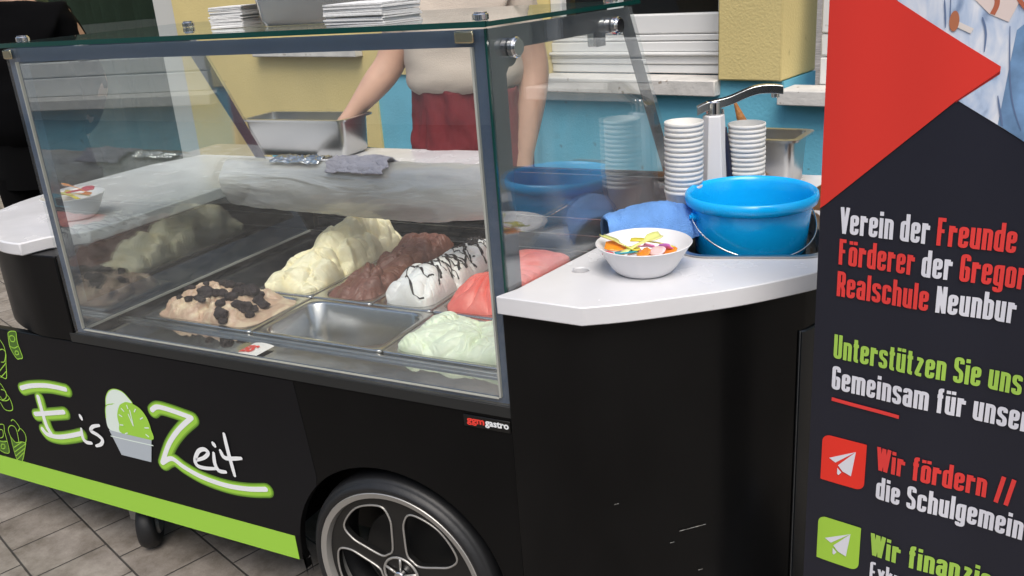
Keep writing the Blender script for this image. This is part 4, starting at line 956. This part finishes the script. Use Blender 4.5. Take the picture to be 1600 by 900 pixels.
# steel container, scoop, cones behind the cups
def gn_box(name, cx, cy, hx, hy, z0, h, rot, mat, label, flange=.014, taper=.006, r=.02):
    L_ = [(rrect(cx, cy, hx - taper - .01, hy - taper - .01, r * .6, 6, rot), z0), (rrect(cx, cy, hx - taper, hy - taper, r, 6, rot), z0 + .012), (rrect(cx, cy, hx, hy, r, 6, rot), z0 + h - .002),
          (rrect(cx, cy, hx + flange, hy + flange, r + .004, 6, rot), z0 + h - .006), (rrect(cx, cy, hx + flange + .001, hy + flange + .001, r + .004, 6, rot), z0 + h), (rrect(cx, cy, hx - .001, hy - .001, r, 6, rot), z0 + h),
          (rrect(cx, cy, hx - taper - .002, hy - taper - .002, r, 6, rot), z0 + .013), (rrect(cx, cy, hx - taper - .012, hy - taper - .012, r * .6, 6, rot), z0 + .002)]
    m_ = len(L_[0][0]); mb = MB()
    mb.add([(x, y, z) for lp, z in L_ for x, y in lp], [(a * m_ + k, a * m_ + (k + 1) % m_, (a + 1) * m_ + (k + 1) % m_, (a + 1) * m_ + k) for a in range(len(L_) - 1) for k in range(m_)] + [tuple(range(m_))[::-1], tuple((len(L_) - 1) * m_ + k for k in range(m_))])
    return tag(obj(name, mb, mat, smooth=45), label, 'steel container')
gn_box('steel_container', .285, .862, .078, .062, ZC, .125, math.radians(-6), STEEL, 'deep steel container on the counter behind the blue bucket')
WAF = P('wafer', (.30, .125, .03), .7, bump=.5, bscale=90, var=.25, vscale=30)
def cone(base, tip, r, label):
    a, t_ = Vector(base), Vector(tip); d = t_ - a; mb = MB()
    mb.lathe([(r * .86, .001), (r, 0), (r * 1.02, .004), (.003, d.length - .003), (0, d.length)], 24, tuple(a), tuple(d))
    return tag(obj('waffle_cone', mb, WAF, smooth=60), label, 'waffle cone', 'waffle cones behind the cups')
cone((.255, .79, .355), (.222, .78, .446), .018, 'brown waffle cone with its tip up between faucet and cup stack')
cone((.245, .80, ZC + .03), (.330, .795, ZC + .012), .018, 'golden waffle cone lying in front of the steel container')
sc_ = empty('ice_cream_scoop', (.246, .640, ZC), 0, 'ice cream scoop with dark blue handle leaning behind the faucet', 'scoop')
mb = MB(); mb.tube([(.246, .640, .30), (.238, .640, .37), (.234, .640, .41)], [.009, .0085, .006], 12); obj('handle', mb, P('navy_plastic', (.012, .014, .035), .4), sc_, smooth=60)
mb = MB(); mb.tube([(.234, .640, .41), (.230, .640, .450)], .003, 10); mb.tube([(.246, .640, .30), (.248, .640, ZC + .004)], .004, 10); obj('shaft', mb, CHROME, sc_, smooth=60)
cbx = MB(); cbx.box(-.05, .05, -.06, .06, 0, .004); [cbx.box(*q) for q in ((-.05, .05, -.06, -.057, .0045, .045), (-.05, .05, .057, .06, .0045, .045), (-.05, -.047, -.0565, .0565, .0045, .045), (.047, .05, -.0565, .0565, .0045, .045))]
cbx.v = [tuple(Matrix.Rotation(-.2, 3, 'Z') @ Vector(v) + Vector((.485, .70, ZC + .0005))) for v in cbx.v]
tag(obj('cardboard_tray', cbx, P('brown_card', (.20, .09, .035), .8, var=.2), bevel=.001), 'open brown cardboard tray on the counter beside the banner', 'tray')

# ------------------------------------------------------------ things on the glass top
def napkins(cx, cy, hx, hy, rot, n, label, seed):
    r = random.Random(seed); mb = MB(); z = .6962
    for k in range(n):
        h = .0026 + r.random() * .0008; ox, oy, da = r.uniform(-.0025, .0025), r.uniform(-.0025, .0025), r.uniform(-.02, .02)
        lp = []
        base = rrect(0, 0, hx, hy, .003, 2)
        for i, (x, y) in enumerate(base):
            lp.append((x, y))
        c, s_ = math.cos(rot + da), math.sin(rot + da)
        sag = .0
        V = [(cx + ox + x * c - y * s_, cy + oy + x * s_ + y * c, z + q * h * .86 + .0012 * FR(x * 30, y * 30, k)) for q in (0, 1) for x, y in lp]
        m_ = len(lp); mb.add(V, [tuple(range(m_))[::-1], tuple(range(m_, 2 * m_))] + [(i, (i + 1) % m_, m_ + (i + 1) % m_, m_ + i) for i in range(m_)])
        z += h
    return tag(obj('napkin_stack', mb, P('napkin_paper', (.74, .74, .73), .9, bump=.2, bscale=150)), label, 'napkins')
napkins(-.27, .082, .073, .052, math.radians(-8), 13, 'stack of white paper napkins near the front edge of the glass top', 1)
napkins(-.705, .20, .04, .045, math.radians(10), 14, 'small stack of white napkins left of the steel container', 2)
gn_box('steel_container', -.46, .225, .165, .09, .6962, .15, math.radians(0), P('dull_steel', (.60, .58, .55), .2, metal=1, bump=.05, bscale=12), 'large steel container standing on the glass top', .012, .012, .035)
gn_box('steel_container', -1.29, 1.065, .205, .075, .229, .125, 0, STEEL, 'shallow steel container on the rear worktop by the server')

# ------------------------------------------------------------ people
def skin_body(name, joints, edges, mat, parent, sub=2, root=0, label=None):
    me = bpy.data.meshes.new(name); me.from_pydata([j[0] for j in joints], edges, []); me.materials.append(mat)
    o = bpy.data.objects.new(name, me); C.objects.link(o); o.parent = parent
    s_ = o.modifiers.new('skin', 'SKIN'); s_.use_smooth_shade = True
    sv = me.skin_vertices[0].data
    for i, j in enumerate(joints):
        sv[i].radius = j[1] if isinstance(j[1], tuple) else (j[1], j[1]); sv[i].use_root = (i == root)
    u = o.modifiers.new('round', 'SUBSURF'); u.levels = sub; u.render_levels = sub
    return o
def loft(rings, seg=48, wr=0., fr=8., cap=False):            # rings: (cx, cy, z, rx, ry)
    mb = MB(); V = []
    for (cx, cy, z, rx, ry) in rings:
        for k in range(seg):
            a = 2 * math.pi * k / seg
            q = 1 + wr * FR(math.cos(a) * 2.2, math.sin(a) * 2.2, z * fr)
            V.append((cx + rx * q * math.cos(a), cy + ry * q * math.sin(a), z))
    n_ = len(rings)
    mb.add(V, [(i * seg + k, i * seg + (k + 1) % seg, (i + 1) * seg + (k + 1) % seg, (i + 1) * seg + k) for i in range(n_ - 1) for k in range(seg)])
    if cap: mb.add([V[(n_ - 1) * seg + k] for k in range(seg)], [tuple(range(seg))])
    return mb
def hand(joints, edges, w_i, base, d, side, s=1.):
    """palm and five fingers grown from the wrist joint w_i; d = pointing direction, side = across the palm"""
    d = Vector(d).normalized(); side = Vector(side).normalized(); nrm = d.cross(side)
    b = Vector(base)
    def add(p, r, frm): joints.append((tuple(p), r)); edges.append((frm, len(joints) - 1)); return len(joints) - 1
    p1 = add(b + d * .045 * s, (.030 * s, .016 * s), w_i)
    for off, L_ in ((-.027, .062), (-.009, .072), (.010, .068), (.028, .054)):
        k1 = add(b + d * .085 * s + side * off * s, .0095 * s, p1)
        k2 = add(b + d * (.085 + L_ * .5) * s + side * off * 1.1 * s + nrm * .010 * s, .0085 * s, k1)
        add(b + d * (.085 + L_ * .85) * s + side * off * 1.1 * s + nrm * .030 * s, .007 * s, k2)
    t1 = add(b + d * .035 * s - side * .040 * s, .011 * s, p1)
    add(b + d * .072 * s - side * .055 * s + nrm * .018 * s, .009 * s, t1)
def person(loc, rz, label, shirt_m, skin_m, leg_m, hair_m, rarm, larm, apron_m=None, long_sleeve=False, hem=1.068, belly=1.0):
    root = empty('person', loc, rz, label, 'person')
    J = [((0, 0, .95), (.15, .11)), ((0, 0, 1.08), (.145, .105)), ((0, .01, 1.24), (.155, .115)), ((0, .015, 1.38), (.15, .105)), ((0, .015, 1.47), (.075, .07)), ((0, .0, 1.53), (.055, .055)), ((0, -.015, 1.60), (.075, .088)), ((0, -.012, 1.69), (.078, .098)), ((0, -.005, 1.765), (.05, .06))]
    E = [(0, 1), (1, 2), (2, 3), (3, 4), (4, 5), (5, 6), (6, 7), (7, 8)]
    for sx in (-1, 1):
        k = len(J); J += [((sx * .10, 0, .86), (.095, .095)), ((sx * .105, -.01, .50), .06), ((sx * .105, .02, .12), .042), ((sx * .11, -.09, .04), (.04, .03))]
        E += [(0, k), (k, k + 1), (k + 1, k + 2), (k + 2, k + 3)]
    for sx, arm_ in ((-1, rarm), (1, larm)):
        k = len(J); sh, el, wr_ = [Vector(p) for p in arm_]
        J += [(tuple(sh), .066), (tuple(sh.lerp(el, .5)), .062), (tuple(el), .055), (tuple(el.lerp(wr_, .3)), .056), (tuple(wr_), (.032, .028))]
        E += [(3, k), (k, k + 1), (k + 1, k + 2), (k + 2, k + 3), (k + 3, k + 4)]
        d = (wr_ - el).normalized(); s_ = d.cross(Vector((0, 1, .3))).normalized()
        hand(J, E, k + 4, wr_, d, s_ * sx)
    skin_body('body', J, E, skin_m, root)
    # head details
    mb = MB()
    for sx in (-1, 1): mb.lathe([(0, .008), (.006, .006), (.009, 0), (.006, -.006), (0, -.008)], 16, (sx * .031, -.100, 1.668), (0, -1, .0)); mb.lathe([(0, .0022), (.003, .0018), (.0048, 0)], 14, (sx * .031, -.1068, 1.668), (0, -1, .0), 1)
    obj('eyes', mb, [P('eye_white', (.42, .40, .38), .3), P('iris', (.03, .02, .015), .2)], root, smooth=180, local=True)
    mb = MB(); mb.tube([(0, -.095, 1.672), (0, -.112, 1.640), (0, -.100, 1.628)], [.007, .013, .010], 10); obj('nose', mb, skin_m, root, smooth=180, local=True)
    mb = MB(); mb.tube([(-.024, -.098, 1.585), (0, -.106, 1.587), (.024, -.098, 1.585)], [.003, .006, .003], 8); obj('mouth', mb, P('lips', (.42, .16, .14), .5), root, smooth=180, local=True)
    mb = MB(); V = []
    for i in range(15):
        ph = math.pi * .5 * i / 14 * 1.25
        for k in range(40):
            a = 2 * math.pi * k / 40; f_ = .62 if math.sin(a) < -.2 else 1.
            p = ph * f_; V.append((.088 * math.sin(p) * math.cos(a), .005 + .108 * math.sin(p) * math.sin(a), 1.685 + .105 * math.cos(p) + .003 * N3(a * 3, i * .5)))
    mb.add(V, [(i * 40 + k, i * 40 + (k + 1) % 40, (i + 1) * 40 + (k + 1) % 40, (i + 1) * 40 + k) for i in range(14) for k in range(40)])
    obj('hair', mb, hair_m, root, smooth=180, local=True)
    # shirt: torso and sleeves in one garment
    SJ = [((0, -.015, hem), (.212 * belly, .172 * belly)), ((0, -.02, 1.14), (.222 * belly, .180 * belly)), ((0, .0, 1.24), (.218, .165)), ((0, .01, 1.36), (.175, .125)), ((0, .015, 1.475), (.085, .08))]
    SE = [(0, 1), (1, 2), (2, 3), (3, 4)]
    for arm_ in (rarm, larm):
        sh, el, wr_ = [Vector(p) for p in arm_]; k = len(SJ)
        if long_sleeve: SJ += [(tuple(sh), .078), (tuple(el), .062), (tuple(wr_), .045)]; SE += [(3, k), (k, k + 1), (k + 1, k + 2)]
        else: SJ += [(tuple(sh), .080), (tuple(sh.lerp(el, .72)), .072)]; SE += [(3, k), (k, k + 1)]
    so = skin_body('shirt', SJ, SE, shirt_m, root, 3)
    tx = bpy.data.textures.get('folds') or bpy.data.textures.new('folds', 'CLOUDS'); tx.noise_scale = .07; tx.noise_depth = 3
    dm_ = so.modifiers.new('folds', 'DISPLACE'); dm_.texture = tx; dm_.strength = .030; dm_.mid_level = .5; dm_.texture_coords = 'LOCAL'
    obj('trousers', loft([(0, 0, .99, .168, .135), (0, 0, .86, .185, .14), (0, 0, .78, .19, .14)], wr=.03).add(*([], [])), leg_m, root, smooth=180, local=True)
    for sx in (-1, 1):
        obj('trouser_leg', loft([(sx * .10, 0, .82, .105, .11), (sx * .105, -.01, .5, .078, .082), (sx * .105, .01, .09, .062, .07)], 32, wr=.04), leg_m, root, smooth=180, local=True)
        mb = MB(); mb.lathe([(0, 0), (.045, 0), (.05, .02), (.045, .06), (.03, .085), (0, .09)], 28, (sx * .11, -.05, 0), None, 0, 1, 2.3); obj('shoe', mb, P('dark_shoe', (.02, .02, .02), .5), root, smooth=180, local=True)
    if apron_m:
        mb = MB(); V = []; NZ, NA_ = 46, 80
        for i in range(NZ + 1):
            z = 1.105 - .65 * i / NZ
            for k in range(NA_ + 1):
                a = math.radians(-200 + 220 * k / NA_); sw = 1 + .10 * i / NZ
                wv = .020 * FR(math.cos(a) * 2.5 + i * .02, math.sin(a) * 2.5, z * 3) + .009 * math.sin(k * .45 + 2 * N3(z * 5, 0)) * min(1, i / 12) + .006 * FR(k * .22, z * 22 + k * .1, 4)
                V.append(((.183 * belly * sw + wv) * math.cos(a), -.012 + (.148 * belly * sw + wv) * math.sin(a), z + .012 * math.sin(a * 2)))
        mb.add(V, [(i * (NA_ + 1) + k, i * (NA_ + 1) + k + 1, (i + 1) * (NA_ + 1) + k + 1, (i + 1) * (NA_ + 1) + k) for i in range(NZ) for k in range(NA_)])
        ao = obj('apron', mb, apron_m, root, smooth=180, local=True); s2 = ao.modifiers.new('thick', 'SOLIDIFY'); s2.thickness = .004; s2.offset = 1
    return root
BEIGE = P('beige_shirt', (.47, .405, .34), .85, bump=.25, bscale=260, var=.06, vscale=8)
WINE = P('wine_red_apron', (.135, .0045, .009), .8, bump=.2, bscale=240, var=.12, vscale=8)
person((-.80, 1.33, GZ), math.radians(8), 'server in a beige shirt and wine red apron reaching into the case', BEIGE, SKIN, P('dark_trousers', (.03, .03, .035), .8), P('brown_hair', (.06, .035, .02), .6),
       [(-.185, .0, 1.41), (-.255, -.05, 1.18), (-.375, -.15, 1.03)], [(.175, .0, 1.40), (.225, .03, 1.14), (.20, -.06, .86)], WINE, belly=1.03)
BLACKC = P('black_clothes', (.0016, .0016, .002), .95, spec=.08)
person((-2.57, .98, GZ), math.radians(28), 'person in black clothes standing at the left counter end', BLACKC, SKIN_D, P('black_trousers', (.002, .002, .0022), .95, spec=.08), P('black_hair', (.01, .008, .007), .5),
       [(-.19, .0, 1.40), (-.26, .05, 1.14), (-.25, .0, .90)], [(.18, .0, 1.40), (.24, .06, 1.14), (.10, .16, .95)], None, True, hem=.88, belly=1.0)

# ------------------------------------------------------------ roll-up banner
bn = empty('roll_up_banner', (.536, .05, GZ), math.radians(-11.8), 'dark roll up banner with red triangle and printed text beside the cart', 'banner')
BW, BZ0, BZ1 = .62, .06, 1.72
NAVY = P('navy_banner_print', (.0125, .0135, .0235), .38, var=.05, vscale=2, spec=.5)
def bcurve(u): return .008 * math.sin(u / BW * math.pi) + .0045 * math.sin(u * 15 + .5) + .0016 * math.sin(u * 41 + 1.2)
def B3(a, b, h): return (a, -bcurve(a) - .0006 - h, b - GZ)
mb = MB(); NU = 60; V = []
for i in range(NU + 1):
    u = -.006 + BW * i / NU
    for z in (BZ0, BZ1): V += [(u, -bcurve(u), z), (u, -bcurve(u) + .0012, z)]
Fc = []
for i in range(NU):
    a = 4 * i; Fc += [(a, a + 4, a + 6, a + 2), (a + 1, a + 3, a + 7, a + 5), (a + 2, a + 6, a + 7, a + 3), (a, a + 1, a + 5, a + 4)]
Fc += [(0, 2, 3, 1), (4 * NU, 4 * NU + 1, 4 * NU + 3, 4 * NU + 2)]
mb.add(V, Fc); obj('banner_sheet', mb, NAVY, bn, smooth=30, local=True)
obj('banner_base', MB().box(-.02, BW + .01, -.04, .05, 0, .058), P('silver_base', (.45, .45, .46), .3, metal=.9), bn, local=True, bevel=.012)
obj('banner_pole', MB().cyl((BW / 2, .03, .05), (0, 0, 1), .009, 1.67, 16), P('grey_pole', (.3, .3, .3), .35, metal=.9), bn, local=True, smooth=40)
obj('top_bar', MB().box(-.01, BW, -.012, .03, BZ1 - .005, BZ1 + .02), P('silver_bar', (.45, .45, .46), .3, metal=.9), bn, local=True, bevel=.004)
def grid_poly(pts, h, mat, name, cut=.008):                  # a printed shape that follows the sheet
    bm = bmesh.new(); vs_ = [bm.verts.new((a, b, 0)) for a, b in pts]; bm.faces.new(vs_)
    a0 = min(p[0] for p in pts); a1 = max(p[0] for p in pts); x = a0 + cut
    while x < a1 - 1e-4:
        bmesh.ops.bisect_plane(bm, geom=bm.verts[:] + bm.edges[:] + bm.faces[:], plane_co=(x, 0, 0), plane_no=(1, 0, 0)); x += cut
    bm.verts.index_update(); m2_ = MB(); m2_.add([B3(v.co.x, v.co.y, h) for v in bm.verts], [tuple(v.index for v in f.verts) for f in bm.faces]); bm.free()
    return obj(name, m2_, mat, bn, local=True, smooth=180) if name else m2_
# red triangle, its darker folded edge and the denim photograph
TX, TY = .2187, .6075
grid_poly([(-.0055, .4000), (.0028, .4068), (.1716, .5670), (TX, .6049), (TX, .6105), (.0866, .6955), (-.0055, .7600)], .0012, P('red_triangle_print', (.70, .040, .028), .36, spec=.5), 'red_triangle')
grid_poly([(.1716, .5668), (TX, .6048), (.2185, .6010), (.17, .5635)], .0008, P('dark_red_print', (.30, .015, .012), .4), 'triangle_edge')
ph = bpy.data.materials.new('denim_photo'); ph.use_nodes = True; n = ph.node_tree; b = n.nodes['Principled BSDF']; b.inputs['Roughness'].default_value = .4
tc = n.nodes.new('ShaderNodeTexCoord'); t = n.nodes.new('ShaderNodeTexNoise'); t.inputs['Scale'].default_value = 24; t.inputs['Detail'].default_value = 9; t.inputs['Distortion'].default_value = .5
mpp = n.nodes.new('ShaderNodeMapping'); mpp.inputs['Rotation'].default_value = (0, .5, 0); mpp.inputs['Scale'].default_value = (1.6, 1, .6)
n.links.new(tc.outputs['Object'], mpp.inputs[0]); n.links.new(mpp.outputs[0], t.inputs[0])
cr = n.nodes.new('ShaderNodeValToRGB'); e_ = cr.color_ramp.elements; e_[0].position = .28; e_[0].color = (.10, .17, .32, 1); e_[1].position = .60; e_[1].color = (.74, .77, .84, 1); q = e_.new(.42); q.color = (.46, .56, .73, 1)
n.links.new(t.outputs[0], cr.inputs[0]); n.links.new(cr.outputs[0], b.inputs['Base Color'])
grid_poly([(.0866, .6958), (.1716, .5672), (.254, .5162), (BW - .008, .29), (BW - .008, 1.0), (.0866 - .09, .76)], .0004, ph, 'denim_photo')
grid_poly([(.2225, .5365), (.254, .5163), (BW - .008, .29), (BW - .008, .66), (.300, .72), (.232, .655), (.2275, .60)], .0008, P('mid_denim_print', (.17, .30, .50), .4, var=.45, vscale=22), 'denim_leg')
SEAM = P('seam_print', (.13, .19, .33), .4)
for q, wd in (([(.146, .695), (.150, .66), (.149, .64)], .0035), ([(.153, .700), (.156, .65), (.158, .635)], .0022), ([(.192, .672), (.198, .65), (.197, .61), (.192, .603)], .004), ([(.213, .60), (.222, .56), (.228, .535)], .004), ([(.224, .66), (.230, .60), (.238, .56), (.250, .53)], .0028), ([(.160, .625), (.180, .608), (.194, .603)], .003)):
    q = [p for p in sp(q, 6) if p[0] > .2187 or p[1] > .6955 - .6435 * (p[0] - .0866) + .004]
    if len(q) > 1:
        dk = MB(); ribbon(dk, q, wd * .6, B3, .0014, taper=.6); obj('seam_line', dk, SEAM, bn, recalc=False, local=True)
dk = MB(); poly2(dk, [(.160 + .006 * math.cos(a), .668 + .013 * math.sin(a)) for a in [k * .3927 for k in range(16)]], B3, .0018, 0); ribbon(dk, [(.164, .664), (.182, .655)], .007, B3, .0016, mi=1)
obj('button_print', dk, [P('copper_print', (.45, .16, .08), .4), P('cream_print', (.72, .66, .62), .4)], bn, recalc=False, local=True)
dk = MB(); poly2(dk, [(.175, .70), (.200, .675), (.222, .665), (.236, .70), (.23, .76), (.17, .76)], B3, .0012, 0)
ribbon(dk, sp([(.200, .715), (.207, .69), (.203, .675)], 5), .006, B3, .0016, mi=1); ribbon(dk, sp([(.218, .72), (.229, .695), (.240, .68)], 5), .005, B3, .0017, mi=1)
obj('top_print', dk, [P('pale_pink_print', (.74, .62, .58), .4), P('terracotta_print', (.45, .13, .07), .4)], bn, recalc=False, local=True)

# condensed block letters built from strokes (cap height = 1)
T_ = .135; W_ = .185; XH = .745; b0 = T_ / 2; xh = XH - T_ / 2; cp = 1 - T_ / 2
W2 = W_ / 2; rnn = [[(0, 0), (0, XH)], [(0, xh), (W_, xh), (W_, 0)]]
o_ = [[(W2, b0), (0, b0), (0, xh), (W_, xh), (W_, b0), (W2, b0)]]
dots = [[(.0 + .01, .83), (.01, .96)], [(W_ - .01, .83), (W_ - .01, .96)]]
G = {'V': [[(-.02, 1), (W2, 0)], [(W_ + .02, 1), (W2, 0)]], 'e': [[(0, .40), (W_, .40), (W_, xh), (0, xh), (0, b0), (W_, b0), (W_, .24)]], 'r': [[(0, 0), (0, XH)], [(0, xh), (W_ * .72, xh)], [(W_ * .72, xh), (W_ * .72, .52)]], 'i': [[(0, 0), (0, XH)], [(0, .83), (0, .98)]],
     'n': rnn, 'd': [[(W_, 0), (W_, 1)], [(W_, b0), (0, b0), (0, xh), (W_, xh)]], 'F': [[(0, 0), (0, 1)], [(0, cp), (W_ * 1.05, cp)], [(0, .53), (W_ * .9, .53)]], 'u': [[(0, XH), (0, b0), (W_, b0)], [(W_, 0), (W_, XH)]], 'o': o_, 'ö': o_ + dots, 'ü': [[(0, XH), (0, b0), (W_, b0)], [(W_, 0), (W_, XH)]] + dots,
     'G': [[(W_, .76), (W_, cp), (0, cp), (0, b0), (W_, b0), (W_, .50), (W_ * .45, .50)]], 'g': [[(W_, b0), (0, b0), (0, xh), (W_, xh)], [(W_, XH), (W_, -.16), (0, -.16), (0, -.05)]], 'R': [[(0, 0), (0, 1)], [(0, cp), (W_, cp), (W_, .50), (0, .50)], [(W_ * .5, .50), (W_, .30), (W_, 0)]],
     'a': [[(0, .55), (0, xh), (W_, xh), (W_, 0)], [(W_, .42), (0, .42), (0, b0), (W_, b0)]], 'l': [[(0, 0), (0, 1)]], 's': [[(W_, .54), (W_, xh), (0, xh), (0, .44), (W_, .32), (W_, b0), (0, b0), (0, .22)]], 'c': [[(W_, .50), (W_, xh), (0, xh), (0, b0), (W_, b0), (W_, .26)]], 'h': [[(0, 0), (0, 1)], [(0, xh), (W_, xh), (W_, 0)]],
     'N': [[(0, 0), (0, 1)], [(W_ * 1.1, 0), (W_ * 1.1, 1)], [(0, .97), (W_ * 1.1, .03)]], 'b': [[(0, 0), (0, 1)], [(0, xh), (W_, xh), (W_, b0), (0, b0)]], 'U': [[(0, 1), (0, b0), (W_, b0), (W_, 1)]], 't': [[(.03, .93), (.03, b0), (W_ * .75, b0)], [(-.06, xh), (W_ * .75, xh)]], 'z': [[(0, xh), (W_, xh), (0, b0), (W_, b0)]],
     'S': [[(W_, .75), (W_, cp), (0, cp), (0, .58), (W_, .42), (W_, b0), (0, b0), (0, .25)]], 'm': rnn + [[(W_, xh), (2 * W_, xh), (2 * W_, 0)]], 'f': [[(.04, 0), (.04, cp), (W_ * .8, cp)], [(-.05, xh), (W_ * .75, xh)]], 'W': [[(-.02, 1), (.08, 0)], [(.08, 0), (.17, .98)], [(.17, .98), (.26, 0)], [(.26, 0), (.36, 1)]],
     '/': [[(0, -.06), (.16, 1.05)]], 'E': [[(W_, cp), (0, cp), (0, b0), (W_, b0)], [(0, .52), (W_ * .9, .52)]], 'x': [[(-.02, 0), (W_ + .02, XH)], [(W_ + .02, 0), (-.02, XH)]], 'k': [[(0, 0), (0, 1)], [(0, .34), (W_, XH)], [(.06, .42), (W_ + .02, 0)]]}
ADV = {'i': 0, 'l': 0, 'm': 2 * W_, 'r': W_ * .72, 't': W_ * .48, 'f': W_ * .55, 'W': .34, '/': .12, 'N': W_ * 1.1}
def fillet(p, r):
    out = [Vector(p[0])]
    for i in range(1, len(p) - 1):
        a, b_, c = Vector(p[i - 1]), Vector(p[i]), Vector(p[i + 1])
        d1, d2 = (a - b_), (c - b_); rr = min(r, d1.length * .48, d2.length * .48); d1.normalize(); d2.normalize()
        q0, q1 = b_ + d1 * rr, b_ + d2 * rr
        for k in range(5):
            t_ = k / 4; out.append((1 - t_) ** 2 * q0 + 2 * t_ * (1 - t_) * b_ + t_ * t_ * q1)
    out.append(Vector(p[-1])); return out
def text_width(txt):
    x = 0
    for ch in txt: x += .20 if ch == ' ' else ADV.get(ch, W_) + T_ + .058
    return x
def write(runs, x0, zbase, caph, sx):
    """runs: (text, material); sx = metres per stroke unit across"""
    x = x0; cnt = 0
    for txt, mat in runs:
        mb = MB()
        for ch in txt:
            if ch == ' ': x += .20 * sx; continue
            for pl in G[ch]:
                cnt += 1
                q = fillet([(Vector((a, b_ * caph / sx))) for a, b_ in pl], .085)
                ribbon(mb, [(x + (p.x + T_ / 2) * sx, zbase + p.y * sx) for p in q], T_ * sx * 1.03, B3, .0012 + (cnt % 7) * 3e-5)
            x += (ADV.get(ch, W_) + T_ + .058) * sx
        obj('banner_lettering', mb, mat, bn, recalc=False, local=True)
    return x
BWH = P('banner_white_print', (.72, .72, .78), .42); BRD = P('banner_red_print', (.76, .05, .045), .42); BGR = P('banner_lime_print', (.37, .60, .09), .42)
def line(runs, x0, z, caph, until, xu):                      # fit: the first `until` characters end at xu
    txt = ''.join(r[0] for r in runs); sx = (xu - x0) / text_width(txt[:until]); write(runs, x0, z, caph, sx)
line([('Verein der ', BWH), ('Freunde', BRD)], .0272, .3655, .0405, 11, .1628)
line([('Förderer ', BRD), ('der ', BWH), ('Gregor', BRD)], .0276, .3165, .0405, 13, .1960)
line([('Realschule ', BRD), ('Neunbur', BWH)], .0272, .2655, .0405, 11, .1695)
line([('Unterstützen Sie uns', BGR)], .0275, .1615, .0405, 13, .2012)
line([('Gemeinsam für unser', BWH)], .0272, .1078, .0405, 10, .1825)
line([('Wir fördern //', BRD)], .1045, -.0146, .0410, 12, .2720)
line([('die Schulgemein', BWH)], .1068, -.0665, .0405, 4, .1540)
line([('Wir finanzieren', BGR)], .1045, -.1745, .0415, 4, .1640)
line([('Exkursi', BWH)], .1065, -.2270, .0405, 4, .1580)
mb = MB(); ribbon(mb, [(.0284, .0900), (.06, .0885), (.1, .0875), (.1323, .0868)], .0062, B3, .0014); obj('underline', mb, BRD, bn, recalc=False, local=True)
def icon(cx, cz, mat):
    hx, hz_ = .0355, .0425; r = .014; q = []
    for (sx, sz, a0, rr) in ((1, 1, 0, .001), (-1, 1, 90, r), (-1, -1, 180, .001), (1, -1, 270, r)):
        for k in range(7):
            a = math.radians(a0 + 15 * k); q.append((cx + sx * (hx - rr) + rr * math.cos(a), cz + sz * (hz_ - rr) + rr * math.sin(a)))
    o = grid_poly(q, .0010, mat, 'icon'); m2_ = MB()
    S_ = lambda pts: [(cx + a, cz + b_) for a, b_ in pts]
    poly2(m2_, S_([(-.0225, .0015), (.0195, .025), (-.012, -.004)]), B3, .0016); poly2(m2_, S_([(.0195, .025), (.0142, -.0212), (.0005, -.0165), (-.0075, -.0075)]), B3, .0019)
    poly2(m2_, S_([(-.0085, -.0125), (-.0015, -.0190), (-.0060, -.0256), (-.0080, -.024)]), B3, .0017)
    p_ = obj('paper_plane', m2_, BWH, o, recalc=False, local=True); p_.location = p_.location - o.location
icon(.0520, -.0185, P('icon_red_print', (.80, .035, .02), .4)); icon(.0520, -.1735, P('icon_lime_print', (.37, .62, .06), .4))
